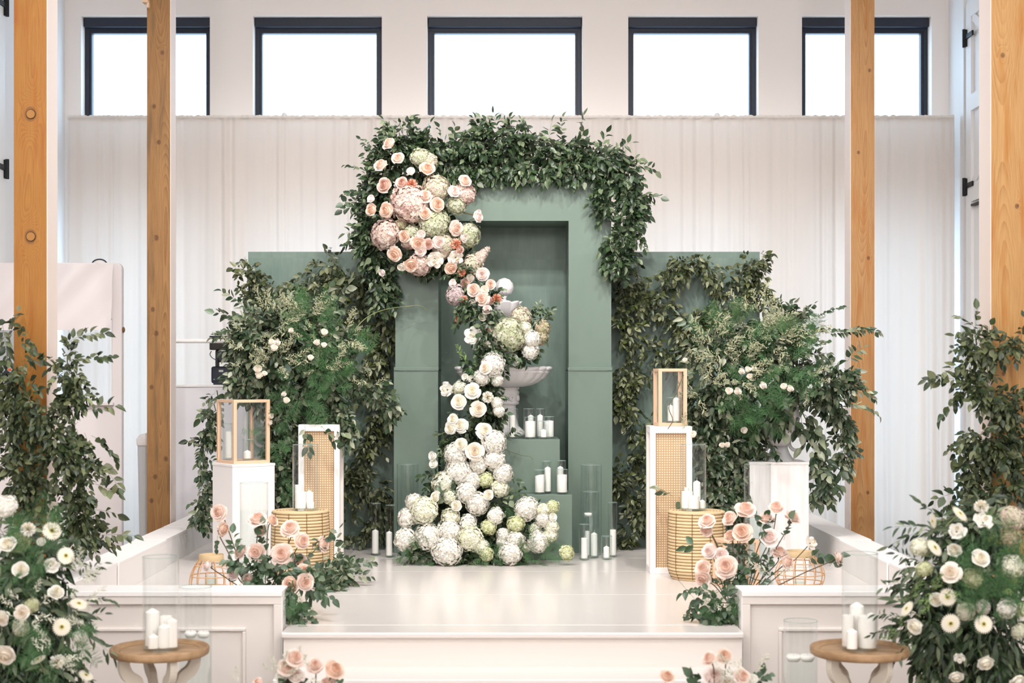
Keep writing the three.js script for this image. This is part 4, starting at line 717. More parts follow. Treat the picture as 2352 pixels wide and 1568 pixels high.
function proto(kind, colour) {
  const key = kind + colour; if (protos.has(key)) return protos.get(key);
  const g = new THREE.Group(), [a, b] = ROSE_MATS[colour] ?? [];
  const ring = (geo, n, off, m, tilt = 0) => { for (let i = 0; i < n; i++) { const o = part('petal', geo, m, g); o.rotation.set(0.07 * Math.sin(i * 9 + n), (i + off) / n * Math.PI * 2 + 0.16 * Math.sin(i * 7 + off * 9), 0.07 * Math.sin(i * 4 + off)); const s = 1 + 0.1 * Math.sin(i * 5 + n + off * 7); o.scale.set(s, 1 + 0.12 * Math.sin(i * 3 + n), s); } };
  const ringG = (geo, n, off) => Array.from({ length: n }, (_, i) => geo.clone().rotateY((i + off) / n * Math.PI * 2));
  if (kind === 'rose' || kind === 'open_rose') {
    part('heart', [P.heart.clone(), P.dome.clone()], b, g).userData.kind = 'stuff';
    part('inner_petals', ringG(P.inner, 3, 0.1), b, g).userData.kind = 'stuff';
    ring(P.mid, 4, 0.3, a); ring(P.outer, 5, 0.8, a); if (kind === 'open_rose') ring(P.open, 5, 0.3, a);
    part('sepals', SEPALS, M.stem, g);
  } else if (kind === 'star_rose') { part('heart', P.heart, b, g); ring(P.starIn, 4, 0, a); ring(P.star, 6, 0.4, a); part('sepals', SEPALS, M.stem, g); }
  else if (kind === 'small_rose') { part('bloom', [P.heart.clone(), P.dome.clone(), ...ringG(P.inner, 4, 0.2).map((q) => q.scale(1.35, 1.05, 1.35)), ...ringG(P.mid, 5, 0.6).map((q) => q.scale(1.35, 0.95, 1.35))], a, g); part('sepals', SEPALS, M.stem, g); }
  else if (kind === 'bud_rose') { part('bloom', [P.heart.clone().scale(1.3, 1.25, 1.3), P.dome.clone(), ...ringG(P.inner, 3, 0.2).map((q) => q.scale(1.5, 1.3, 1.5)), ...ringG(P.mid, 4, 0.6).map((q) => q.scale(1.4, 1.2, 1.4))], a, g); part('sepals', SEPALS, M.stem, g); }
  part('stem', new THREE.CylinderGeometry(0.05, 0.06, 1.9, 6).translate(0, -1.3, 0), M.stem, g);
  protos.set(key, g); return g;
}
function fibPoints(n, low) { const o = []; for (let i = 0; i < n; i++) { const y = 1 - (1 - low) * (i + 0.5) / n, r = Math.sqrt(1 - y * y), a = i * 2.39996; o.push(V(r * Math.cos(a), y, r * Math.sin(a))); } return o; }
function hydrangeaGeo(colours, n, size, low, shape, ruff = 0.34) {
  const pos = [], nor = [], col = [], idx = [], c = new THREE.Color(), d = new THREE.Color(), cols = colours.map((h) => new THREE.Color(h));
  const put = (p, q, k) => { pos.push(p.x, p.y, p.z); nor.push(q.x, q.y, q.z); col.push(k.r, k.g, k.b); return pos.length / 3 - 1; };
  for (const f of fibPoints(n, low)) {
    const q = f.clone().add(V(ruff * sgn(), ruff * sgn(), ruff * sgn())).normalize(), o = f.clone().multiplyScalar(rr(0.9, 1.04)); shape?.(o);
    const a = V(sgn(), sgn(), sgn()).cross(q).normalize(), b = q.clone().cross(a), s = size * rr(0.8, 1.2);
    const k = (noise.noise(f.x * 1.6 + n, f.y * 1.6, f.z * 1.6 + colours.length) + 0.5 + 0.5 * sgn()) * (cols.length - 1), i0 = THREE.MathUtils.clamp(Math.floor(k), 0, cols.length - 1); c.copy(cols[i0]).lerp(cols[Math.min(i0 + 1, cols.length - 1)], THREE.MathUtils.clamp(k - i0, 0, 1)).multiplyScalar(rr(0.92, 1.05));
    for (let e = 0; e < 4; e++) {
      const t = e * Math.PI / 2, x = a.clone().multiplyScalar(Math.cos(t)).addScaledVector(b, Math.sin(t)), y = q.clone().cross(x), pt = (u, v, h) => o.clone().addScaledVector(x, u * s).addScaledVector(y, v * s).addScaledVector(q, h * s);
      const qn = (u, v) => q.clone().addScaledVector(x, u).addScaledVector(y, v).normalize();
      const i = [put(pt(0, 0, 0), q, c), put(pt(0.42, -0.46, 0.2), qn(-0.3, 0.3), c), put(pt(0.88, -0.36, 0.12), qn(0.25, 0.3), c), put(pt(1.0, 0, 0.24), qn(0.3, 0), c), put(pt(0.88, 0.36, 0.12), qn(0.25, -0.3), c), put(pt(0.42, 0.46, 0.2), qn(-0.3, -0.3), c)];
      idx.push(i[0], i[1], i[2], i[0], i[2], i[3], i[0], i[3], i[4], i[0], i[4], i[5]);
    }
  }
  const core = new THREE.IcosahedronGeometry(0.8, 2), cp = core.attributes.position, cn = core.attributes.normal; d.copy(cols[0]).multiplyScalar(0.97);
  for (let i = 0; i < cp.count; i++) { const o = V(cp.getX(i), Math.max(cp.getY(i), low - 0.1), cp.getZ(i)); shape?.(o); idx.push(put(o, V(cn.getX(i), cn.getY(i), cn.getZ(i)), d)); }
  const g = new THREE.BufferGeometry(); g.setAttribute('position', new THREE.Float32BufferAttribute(pos, 3)); g.setAttribute('normal', new THREE.Float32BufferAttribute(nor, 3)); g.setAttribute('color', new THREE.Float32BufferAttribute(col, 3)); g.setIndex(idx); return g;
}
M.floret = phys(0xffffff, 0.7, { vertexColors: true, side: THREE.DoubleSide, transmission: 0.32, thickness: 0, specularIntensity: 0.2 });
const HYD = {
  pink: [0xf1dfd3, 0xeaccc3, 0xefe7d8, 0xe6c3bc], blushgreen: [0xe4e0c8, 0xeddbce, 0xdbdbbc, 0xe8d0c6], green: [0xd2d6b6, 0xe0e1cb, 0xc8cca6, 0xe3dccb], antique: [0xd8d0b0, 0xc8c49c, 0xe2d2bc, 0xd2bca2], lilac: [0xdfcccd, 0xe6d6d0, 0xd6bfc5, 0xe7dbd0],
  white: [0xfdfaf3, 0xfbf7eb, 0xfefcf8, 0xf8f3e6], cream: [0xfaf8e9, 0xf4f3da, 0xfcfaf0, 0xeeefcf], lime: [0xeaecc4, 0xe0e4b0, 0xf2f2da, 0xe2e5ba],
};
function hydProto(kind, colour, size) {
  const dense = size >= 54 ? [300, 0.128] : size >= 36 ? [200, 0.158] : [115, 0.2], key = kind + colour + dense[0]; if (protos.has(key)) return protos.get(key);
  const list = [0, 1].map(() => { const g = new THREE.Group(), cone = kind === 'panicle';
    const geo = cone ? hydrangeaGeo(HYD[colour], 210, 0.17, -0.85, (o) => { const t = (o.y + 0.85) / 1.85; o.x *= 1 - 0.62 * t; o.z *= 1 - 0.62 * t; o.y *= 1.75; }) : hydrangeaGeo(HYD[colour], ...dense, -0.6, (o) => { o.y *= 0.86; const w = 1 + 0.17 * noise.noise(o.x * 1.9 + dense[0], o.y * 1.9, o.z * 1.9 + colour.length) + 0.12 * noise.noise(o.x * 4.5, o.y * 4.5, o.z * 4.5); o.multiplyScalar(w); });
    part('florets', geo, M.floret, g).userData.kind = 'stuff'; part('stem', new THREE.CylinderGeometry(0.05, 0.05, 1.6, 6).translate(0, -1.15, 0), M.stem, g); return g; });
  protos.set(key, list); return list;
}
function pomProto(colour) {
  const key = 'pom' + colour; if (protos.has(key)) return protos.get(key);
  const g = new THREE.Group(), [a, b] = ROSE_MATS[colour], sp = leafGeo(0.26, 0.5, -0.25, 1.1), outer = [], inner = [];
  for (const [i, f] of fibPoints(84, -0.25).entries()) { const q = new THREE.Quaternion().setFromUnitVectors(V(0, 1, 0), f.clone().add(V(0.1 * sgn(), 0.1 * sgn(), 0.1 * sgn())).normalize()), m = new THREE.Matrix4().compose(f.clone().multiplyScalar(0.32), q, V(0.62, 0.66, 0.62)); (i < 26 ? inner : outer).push(sp.clone().rotateY(rnd() * 6.28).applyMatrix4(m)); }
  part('outer_petals', outer, a, g).userData.kind = 'stuff'; part('inner_petals', inner, b, g).userData.kind = 'stuff'; part('stem', new THREE.CylinderGeometry(0.05, 0.05, 1.6, 6).translate(0, -0.9, 0), M.stem, g); protos.set(key, g); return g;
}
M.discYellow = std(0xd9cf8a, 0.8); M.discDark = std(0x6b5a2c, 0.9);
function gerberaProto() {
  if (protos.has('gerbera')) return protos.get('gerbera');
  const g = new THREE.Group(), mat = petalMat(0xf8f1df), geo = (n, R, y, w, off) => Array.from({ length: n }, (_, i) => leafGeo(w, 0.15, -0.1, 1.15).scale(R, R, R).rotateX(Math.PI / 2 - 0.12).translate(0, y, 0).rotateY((i + off) / n * Math.PI * 2));
  part('ray_petals', [...geo(26, 1.02, 0, 0.115, 0), ...geo(24, 0.93, 0.05, 0.11, 0.5), ...geo(18, 0.55, 0.09, 0.12, 0.2)], mat, g).userData.kind = 'stuff';
  part('disc_ring', new THREE.TorusGeometry(0.22, 0.07, 8, 24).rotateX(Math.PI / 2).translate(0, 0.1, 0), M.discYellow, g); part('disc_eye', new THREE.SphereGeometry(0.15, 16, 10).scale(1, 0.5, 1).translate(0, 0.11, 0), M.discDark, g);
  part('stem', tube([[0, -0.05, 0], [0, -0.8, 0.05], [0.1, -1.9, 0]], 0.06, 10, 6), M.stemPale, g); protos.set('gerbera', g); return g;
}
// kind code -> what it is called, how it is built
const KIND = {
  br: ['rose', 'blush', 'rose', 'blush rose'], bp: ['rose', 'peach', 'rose', 'peach rose'], pr: ['rose', 'pale', 'rose', 'pale pink rose'], mr: ['rose', 'mauve', 'rose', 'dusky pink rose'], bo: ['open_rose', 'blush', 'rose', 'open blush rose'], po: ['open_rose', 'peach', 'rose', 'open peach rose'], co: ['star_rose', 'cream', 'rose', 'cream rose with reflexed petals'],
  sp: ['small_rose', 'pale', 'rose', 'small pale pink bloom'], ss: ['small_rose', 'peach', 'rose', 'small peach bloom'], sw: ['small_rose', 'white', 'rose', 'small white bloom'], sc: ['bud_rose', 'cream', 'rose', 'small cream spray rose'],
  wr: ['open_rose', 'white', 'rose', 'white rose'], wo: ['star_rose', 'white', 'rose', 'white rose with pointed petals'], wb: ['rose', 'white', 'rose', 'rounded white rose'], wc: ['open_rose', 'cream', 'rose', 'creamy white rose'],
  da: ['pom', 'coral', 'dahlia', 'coral dahlia'], ca: ['pom', 'coral', 'carnation', 'coral carnation'], wm: ['pom', 'white', 'chrysanthemum', 'white many-petalled bloom'], ge: ['gerbera', '', 'gerbera', 'cream gerbera daisy'],
  hp: ['hydrangea', 'pink', 'hydrangea', 'antique pink hydrangea'], hb: ['hydrangea', 'blushgreen', 'hydrangea', 'pink and green hydrangea'], hg: ['hydrangea', 'green', 'hydrangea', 'pale green hydrangea'], ha: ['hydrangea', 'antique', 'hydrangea', 'antique olive hydrangea'], hl: ['hydrangea', 'lilac', 'hydrangea', 'dusty lilac hydrangea'],
  hw: ['hydrangea', 'white', 'hydrangea', 'white hydrangea'], hc: ['hydrangea', 'cream', 'hydrangea', 'creamy white hydrangea'], hm: ['hydrangea', 'lime', 'hydrangea', 'lime green hydrangea'], pn: ['panicle', 'pink', 'hydrangea', 'pointed antique pink hydrangea'],
};
let flowerCount = 0;
function flower(code, px, py, size, d, tail, group, { face, stemTo, squash } = {}) {
  const [kind, colour, name, said] = KIND[code], hyd = kind === 'hydrangea' || kind === 'panicle';
  const src = hyd ? hydProto(kind, colour, size)[flowerCount++ % 2] : kind === 'pom' ? pomProto(colour) : kind === 'gerbera' ? gerberaProto() : proto(kind, colour);
  const g = src.clone(); g.name = numbered(hyd ? 'hydrangea_head' : name); tag(g, `${said} ${tail}`, name, group); scene.add(g);
  g.position.copy(at(px, py, d)); const s = S(size, d) / 2 * (hyd ? 0.97 : 1.0); g.scale.set(s, s, s);
  if (hyd && kind !== 'panicle') { const q = rr(0.96, 1.07); g.scale.set(s * q, s * rr(0.92, 1.05), s / q * 1.03); }
  if (squash) g.scale.set(s * squash[0], s * squash[1], s * squash[0]);
  const f = V(...(face ?? [0, 0.15, 1])).normalize(); if (!hyd || !face) f.add(V(0.22 * sgn(), 0.16 * sgn(), 0)).normalize();
  g.quaternion.setFromUnitVectors(V(0, 1, 0), f); g.quaternion.multiply(new THREE.Quaternion().setFromAxisAngle(V(0, 1, 0), kind === 'panicle' ? 0 : rnd() * 6.283));
  if (stemTo) {
    g.updateMatrixWorld(true); const old = g.children.find((c) => c.name === 'stem'); g.remove(old);
    const end = at(...stemTo), top = g.position.clone().addScaledVector(f, -0.4 * s), mid = top.clone().lerp(end, 0.35).add(V(0.02 * sgn(), -0.015, 0)).addScaledVector(f, -0.03);
    part('stem', tube([g.worldToLocal(top.clone()), g.worldToLocal(top.clone().addScaledVector(f, -0.02).add(V(0, -0.012, 0))), g.worldToLocal(mid), g.worldToLocal(end)], 0.0032 / s, 18, 6), M.stemBrown, g);
  }
  return g;
}

// ---------------------------------------------------------------- vines on the green panels, the arch and the posts
greenery('vine_cover', 'dark leafy vine looping over the green panel left of the arch', 'vine', { tones: 'wall', back: 12.63, parts: 280, leaf: 0.058, strokes: [
  { p: [[562, 596], [585, 650], [640, 668], [700, 652], [755, 606], [800, 640], [850, 640], [892, 610]], d: 12.5, r: 33, n: 182, z: 0.1, bias: [0, -0.5, 0.3] },
  { p: [[570, 650], [575, 690], [572, 720]], d: 12.5, r: 14, n: 13, z: 0.06, bias: [-0.2, -0.8, 0.2] },
  { p: [[620, 700], [660, 722], [715, 745], [780, 712], [830, 690]], d: 12.5, r: 26, n: 72, z: 0.08, bias: [0, -0.3, 0.3] },
  { p: [[820, 680], [860, 750], [878, 800], [856, 850], [848, 900], [878, 945], [850, 990], [815, 1020]], d: 12.5, r: 29, n: 143, z: 0.1, bias: [0, -0.5, 0.3] },
  { p: [[885, 735], [895, 770]], d: 12.4, r: 20, n: 20, z: 0.08, bias: [0.3, -0.5, 0.4] },
  { p: [[905, 935], [880, 990], [835, 1045], [800, 1085], [850, 1110], [882, 1150], [872, 1195], [815, 1218]], d: 12.5, r: 25, n: 121, z: 0.09, bias: [0, -0.5, 0.3] },
  { p: [[790, 1060], [800, 1130], [785, 1215]], d: 12.5, r: 18, n: 33, z: 0.08, bias: [0, -0.5, 0.3] },
  { p: [[740, 820], [700, 900], [760, 1000]], d: 12.5, r: 40, n: 50, z: 0.06 },
  { p: [[860, 600], [880, 650], [886, 690]], d: 12.45, r: 26, n: 50, z: 0.1, bias: [0, -0.8, 0.3] }] });
greenery('vine_cover', 'dark leafy vine looping over the green panel right of the arch', 'vine', { tones: 'wall', back: 12.63, parts: 280, leaf: 0.058, strokes: [
  { p: [[1418, 590], [1440, 640], [1478, 682], [1530, 640], [1572, 598], [1612, 606], [1658, 650], [1715, 622], [1735, 596], [1738, 660]], d: 12.5, r: 29, n: 198, z: 0.1, bias: [0, -0.5, 0.3] },
  { p: [[1470, 690], [1540, 715], [1590, 750], [1622, 716], [1690, 690], [1735, 660]], d: 12.5, r: 26, n: 105, z: 0.09, bias: [0, -0.4, 0.3] },
  { p: [[1415, 690], [1432, 740], [1465, 790], [1535, 815], [1575, 832]], d: 12.5, r: 26, n: 94, z: 0.09, bias: [0, -0.4, 0.3] },
  { p: [[1545, 725], [1580, 775], [1600, 805]], d: 12.5, r: 24, n: 38, z: 0.08 },
  { p: [[1475, 850], [1425, 900], [1448, 955], [1478, 1000], [1440, 1060], [1412, 1092], [1435, 1132], [1472, 1170], [1445, 1222], [1428, 1250]], d: 12.5, r: 23, n: 165, z: 0.09, bias: [0, -0.5, 0.3] },
  { p: [[1442, 830], [1430, 880], [1450, 920]], d: 12.5, r: 26, n: 44, z: 0.08, bias: [0, -0.5, 0.3] },
  { p: [[1742, 640], [1758, 690]], d: 12.45, r: 12, n: 10, z: 0.06, bias: [0.3, -0.6, 0.2] },
  { p: [[1478, 1010], [1486, 1100], [1478, 1200]], d: 12.5, r: 14, n: 28, z: 0.06, bias: [0, -0.5, 0.3] }] });
greenery('leaf_garland', 'thick leafy garland along the top of the green arch, falling down its right side', 'garland', { tones: 'deep', back: 12.6, parts: 300, leaf: 0.058, strokes: [
  { p: [[985, 375], [1040, 362], [1100, 348], [1155, 338], [1220, 352], [1290, 362], [1350, 362], [1395, 372]], d: 12.24, r: 42, n: 560, z: 0.2, bias: [0, -0.1, 0.1], droop: 0.7 },
  { p: [[1010, 385], [1150, 385], [1380, 385]], d: 12.17, r: 20, n: 170, z: 0.06, bias: [0, -0.9, 0.05], droop: 0.9 },
  { p: [[1060, 320], [1155, 310], [1200, 320]], d: 12.15, r: 24, n: 60, z: 0.12, bias: [0, 0.4, 0.2] },
  { p: [[1395, 360], [1430, 395], [1448, 440], [1448, 480], [1430, 540], [1420, 590]], d: 12.2, r: 36, n: 300, z: 0.14, bias: [0.15, -0.5, 0.1], droop: 0.7 },
  { p: [[1385, 430], [1385, 490]], d: 12.18, r: 14, n: 34, z: 0.06, bias: [-0.2, -0.6, 0.3] },
  { p: [[1425, 560], [1418, 610]], d: 12.2, r: 24, n: 60, z: 0.1, bias: [0, -0.8, 0.2] }],
  sprigs: [[1290, 340, 12.1, -0.1, 1, 0, 0.24], [1330, 330, 12.1, 0.1, 1, 0, 0.22], [1260, 330, 12.1, 0.1, 1, 0, 0.17], [1105, 320, 12.1, -0.15, 1, 0, 0.16], [1020, 350, 12.1, -0.2, 1, 0, 0.2], [1040, 345, 12.1, 0.2, 1, 0.1, 0.18], [1380, 350, 12.1, 0.3, 0.9, 0, 0.16], [1440, 390, 12.1, 0.8, 0.5, 0, 0.24, 0.07, 1.1], [1470, 450, 12.1, 0.9, 0.1, 0, 0.16], [1465, 520, 12.1, 0.4, -0.9, 0, 0.2, 0.05], [1400, 355, 12.1, 0.7, 0.6, 0, 0.2], [1155, 310, 12.1, 0.3, 1, 0, 0.14]] });
greenery('leaf_garland', 'leafy branches fanning out behind the pink flowers at the left corner of the arch', 'garland', { tones: 'deep', back: 12.75, parts: 260, leaf: 0.058, strokes: [
  { p: [[930, 320], [900, 350], [880, 400]], d: 12.1, r: 42, n: 170, z: 0.14, bias: [-0.2, 0.3, 0.3], droop: 0.4 },
  { p: [[985, 345], [940, 370]], d: 12.1, r: 36, n: 90, z: 0.12, bias: [0, 0.3, 0.3] },
  { p: [[880, 400], [868, 470], [855, 540], [865, 590]], d: 12.15, r: 38, n: 260, z: 0.14, bias: [-0.4, -0.1, 0.3], droop: 0.5 },
  { p: [[920, 430], [980, 490], [1010, 560], [1050, 600]], d: 12.15, r: 52, n: 260, z: 0.06, bias: [0, -0.1, 0.3] },
  { p: [[860, 590], [880, 640], [885, 690]], d: 12.2, r: 30, n: 130, z: 0.1, bias: [0, -0.8, 0.3] },
  { p: [[935, 590], [990, 610]], d: 12.1, r: 22, n: 40, z: 0.05, bias: [0, -0.4, 0.3] }],
  sprigs: [[860, 400, 12.1, -0.9, 0.5, 0, 0.24, 0.05], [865, 440, 12.1, -1, 0.1, 0.1, 0.26, 0.06], [850, 470, 12.1, -1, 0, 0.1, 0.22, 0.07], [835, 460, 12.1, -1, 0.05, 0, 0.16, 0.06], [850, 520, 12.1, -1, -0.1, 0, 0.2], [830, 540, 12.1, -0.9, -0.5, 0, 0.18], [900, 330, 12.1, -0.3, 1, 0, 0.16], [935, 310, 12.1, 0.1, 1, 0, 0.14], [960, 320, 12.1, 0.5, 0.8, 0, 0.16], [870, 360, 12.1, -0.7, 0.8, 0, 0.2, 0.05], [860, 640, 12.1, 0.1, -1, 0, 0.12]] });
greenery('leaf_spray', 'dark leaves and stems threaded between the flowers down the fountain and plinths', 'foliage', { tones: 'deep', parts: 220, leaf: 0.05, strokes: [
  { p: [[1045, 620], [1085, 650], [1125, 690]], d: 11.95, r: 22, n: 60, z: 0.05 },
  { p: [[1060, 690], [1100, 710], [1140, 700]], d: 11.85, r: 20, n: 50, z: 0.05, bias: [0, -0.5, 0.2] },
  { p: [[1110, 740], [1130, 790], [1150, 830]], d: 11.82, r: 22, n: 70, z: 0.06 },
  { p: [[1190, 810], [1220, 770], [1240, 730]], d: 11.95, r: 26, n: 60, z: 0.06 },
  { p: [[1090, 830], [1115, 890], [1120, 950], [1100, 1000]], d: 11.84, r: 34, n: 240, z: 0.07, bias: [0, -0.5, 0.2] },
  { p: [[1040, 990], [1060, 1040], [1100, 1090], [1090, 1130]], d: 11.8, r: 40, n: 180, z: 0.06, bias: [0, -0.3, 0.2] },
  { p: [[1000, 1100], [1020, 1140], [1080, 1170], [1140, 1160], [1160, 1180]], d: 11.68, r: 30, n: 110, z: 0.06 },
  { p: [[960, 1180], [1020, 1210], [1100, 1230], [1150, 1220], [1240, 1200]], d: 11.62, r: 36, n: 130, z: 0.06 },
  { p: [[930, 1270], [1040, 1280], [1200, 1275]], d: 11.5, r: 14, n: 60, z: 0.06, bias: [0, 0.1, 0.3] }],
  sprigs: [[1220, 740, 11.95, 0.4, 1, 0.1, 0.16, 0.045], [1235, 740, 11.95, 0.6, 0.9, 0.1, 0.14, 0.045], [1160, 1010, 11.75, 0.8, 0.7, 0, 0.12, 0.05], [1165, 1090, 11.7, 0.9, -0.5, 0, 0.14, 0.05], [1160, 1130, 11.65, 0.9, 0.1, 0, 0.12, 0.05], [1040, 1090, 11.58, 0.3, -0.8, 0.3, 0.18, 0.07], [1015, 1085, 11.56, -0.3, -0.9, 0.3, 0.14, 0.07], [1000, 1170, 11.5, 0.2, 0.8, 0.4, 0.14, 0.1], [1000, 1090, 11.6, -1, 0, 0, 0.12, 0.06], [1165, 1180, 11.55, 0.5, -0.8, 0.2, 0.16, 0.065], [1145, 1150, 11.6, 0.8, 0.2, 0.2, 0.14, 0.06], [1060, 725, 11.9, -0.5, -0.8, 0.2, 0.1, 0.06]],
  fern: [[960, 1288, 11.42, 8, 40, 0.16, 0.2], [1070, 1288, 11.42, 5, 26, 0.13, 0.3], [1125, 1282, 11.42, 6, 20, 0.13, 0.4], [1230, 1275, 11.44, 16, 40, 0.16, 0.4], [1205, 1195, 11.6, 6, 22, 0.14, 0.6], [1105, 870, 11.75, 3, 20, 0.14]],
  berry: [[1075, 835, 11.8, 3, 10, 0.15, 0.3], [1080, 745, 11.85, 3, 8, 0.12, 0.3]], berryMat: M.berryGreen });
greenery('vine_cover', 'leafy vine climbing the front left post and spilling over the low stage wall', 'vine', { tones: 'olive', parts: 300, leaf: 0.05, shape: 'smilax', strokes: [
  { p: [[20, 800], [40, 900], [50, 1000], [60, 1090], [90, 1170]], d: 9.15, r: 55, n: 206, z: 0.14, bias: [0, -0.5, 0.2], droop: 0.7 },
  { p: [[140, 800], [165, 860], [170, 930]], d: 9.2, r: 28, n: 50, z: 0.08, bias: [0.1, -0.5, 0.2], droop: 0.7 },
  { p: [[160, 940], [180, 1020], [185, 1090], [175, 1160], [190, 1220]], d: 9.2, r: 40, n: 150, z: 0.12, bias: [0.1, -0.6, 0.2], droop: 0.8 },
  { p: [[100, 930], [130, 1000], [130, 1080]], d: 9.1, r: 36, n: 69, z: 0.1, bias: [0, -0.5, 0.2] },
  { p: [[190, 1220], [225, 1240]], d: 9.4, r: 20, n: 21, z: 0.08, bias: [0.3, 0, 0.1] }],
  sprigs: [[20, 790, 9.15, 0.2, 1, 0, 0.2, 0.06], [5, 740, 9.1, 0.1, -1, 0, 0.22, 0.06], [150, 790, 9.15, 0.7, 0.5, 0, 0.24, 0.06, 0.7], [185, 825, 9.15, 0.9, 0.25, 0, 0.18, 0.055], [70, 770, 9.1, -0.6, 0.5, 0, 0.16], [200, 940, 9.2, 0.6, 0.2, 0, 0.16], [210, 1000, 9.2, 0.8, -0.3, 0, 0.22, 0.06, 0.9], [225, 1060, 9.2, 0.7, -0.7, 0, 0.2], [215, 1110, 9.2, 0.9, -0.2, 0, 0.16], [230, 1230, 9.35, 1, 0.2, 0, 0.2], [215, 1170, 9.2, 0.9, 0, 0, 0.14], [50, 830, 9.0, 0.8, 0.2, 0.1, 0.2]] });
greenery('vine_cover', 'airy leafy vine twining round the front right post', 'vine', { tones: 'olive', parts: 300, leaf: 0.05, strokes: [
  { p: [[2240, 760], [2265, 790], [2310, 800], [2352, 790]], d: 9.0, r: 18, n: 40, z: 0.08, bias: [0, -0.2, 0.2], droop: 0.5 },
  { p: [[2240, 770], [2232, 830], [2245, 880]], d: 9.05, r: 20, n: 34, z: 0.08, bias: [-0.2, -0.3, 0.2], droop: 0.6 },
  { p: [[2220, 880], [2260, 905], [2300, 925], [2350, 940]], d: 9.0, r: 28, n: 79, z: 0.09, bias: [0, -0.4, 0.2], droop: 0.6 },
  { p: [[2235, 1000], [2280, 1015], [2350, 1000]], d: 9.0, r: 26, n: 86, z: 0.09, bias: [0, -0.3, 0.2], droop: 0.6 },
  { p: [[2245, 1020], [2240, 1080], [2262, 1130], [2230, 1180]], d: 9.05, r: 28, n: 86, z: 0.1, bias: [-0.1, -0.5, 0.2], droop: 0.7 },
  { p: [[2330, 1030], [2325, 1080], [2340, 1150]], d: 8.95, r: 22, n: 46, z: 0.07, bias: [0, -0.5, 0.2] },
  { p: [[2215, 1140], [2190, 1180], [2230, 1210]], d: 9.0, r: 22, n: 40, z: 0.08 }],
  sprigs: [[2215, 870, 9.0, -1, 0.1, 0, 0.2, 0.06], [2190, 870, 9.0, -1, 0.15, 0.1, 0.16, 0.055], [2210, 900, 9.0, -0.8, -0.5, 0, 0.2, 0.06, 0.9], [2240, 760, 9.0, 0.1, 1, 0, 0.12], [2225, 830, 9.0, -0.9, -0.2, 0, 0.14], [2235, 1000, 9.0, -0.6, -0.6, 0, 0.16], [2345, 780, 8.9, 0.2, 1, 0, 0.16], [2205, 1130, 9.0, -0.8, -0.1, 0, 0.16], [2230, 800, 9.0, -0.5, 0.6, 0, 0.12]] });

// ---------------------------------------------------------------- large greenery arrangements on the urns
greenery('greenery_arrangement', 'huge cascading greenery arrangement left of the arch above the wide lantern', 'arrangement', { tones: 'grey', parts: 300, leaf: 0.058, strokes: [
  { p: [[590, 790], [640, 770], [720, 790], [790, 820]], d: 11.5, r: 72, n: 448, z: 0.3, bias: [0, 0, 0.35], droop: 0.4 },
  { p: [[590, 870], [640, 890], [720, 880], [790, 880]], d: 11.6, r: 66, n: 344, z: 0.26, bias: [0, -0.4, 0.3], droop: 0.8 },
  { p: [[600, 720], [680, 715], [760, 730]], d: 11.6, r: 34, n: 120, z: 0.2, bias: [0, 0.5, 0.2], droop: 0.4 },
  { p: [[572, 740], [560, 810], [565, 890]], d: 11.45, r: 28, n: 120, z: 0.16, bias: [-0.4, 0, 0.2], droop: 0.6 },
  { p: [[500, 900], [482, 980], [470, 1060], [470, 1140], [470, 1200]], d: 11.65, r: 13, n: 88, z: 0.08, bias: [-0.1, -0.7, 0.2], droop: 0.8 },
  { p: [[650, 930], [655, 1010], [648, 1080], [640, 1160]], d: 11.6, r: 48, n: 336, z: 0.16, bias: [0, -0.6, 0.3], droop: 0.8 },
  { p: [[760, 930], [780, 980]], d: 11.5, r: 40, n: 96, z: 0.14, bias: [0.1, -0.6, 0.3], droop: 0.8 },
  { p: [[830, 880], [870, 905], [905, 940]], d: 11.7, r: 16, n: 40, z: 0.08, bias: [0.4, -0.6, 0.2], droop: 0.6 }],
  sprigs: [[560, 735, 11.4, -0.9, 0.4, 0, 0.22], [545, 770, 11.4, -1, 0.1, 0, 0.18, 0.06], [560, 705, 11.4, -0.7, 0.7, 0, 0.2], [530, 905, 11.5, -0.9, -0.2, 0, 0.14], [490, 930, 11.5, -0.8, -0.5, 0, 0.14], [470, 1010, 11.6, -0.9, 0.1, 0, 0.12], [700, 975, 11.3, 0.1, -1, 0.2, 0.2], [740, 980, 11.25, 0.6, -0.7, 0.2, 0.2], [770, 700, 11.5, 0.6, 0.8, 0, 0.22, 0.08], [730, 700, 11.5, 0.5, 0.9, 0, 0.2, 0.08]],
  fern: [[720, 740, 11.35, 14, 40, 0.24], [790, 810, 11.35, 16, 42, 0.24, 0.2], [690, 900, 11.4, 12, 50, 0.22, -0.1], [620, 1000, 11.4, 7, 30, 0.2, -0.4], [640, 1120, 11.45, 5, 24, 0.2, -0.4], [760, 860, 11.3, 11, 40, 0.2]],
  berry: [[640, 740, 11.3, 16, 40, 0.17], [700, 720, 11.3, 10, 30, 0.16], [580, 800, 11.25, 14, 40, 0.15], [640, 815, 11.2, 13, 40, 0.14], [790, 770, 11.3, 10, 26, 0.16], [745, 830, 11.2, 10, 30, 0.13], [850, 880, 11.4, 3, 16, 0.13]] });
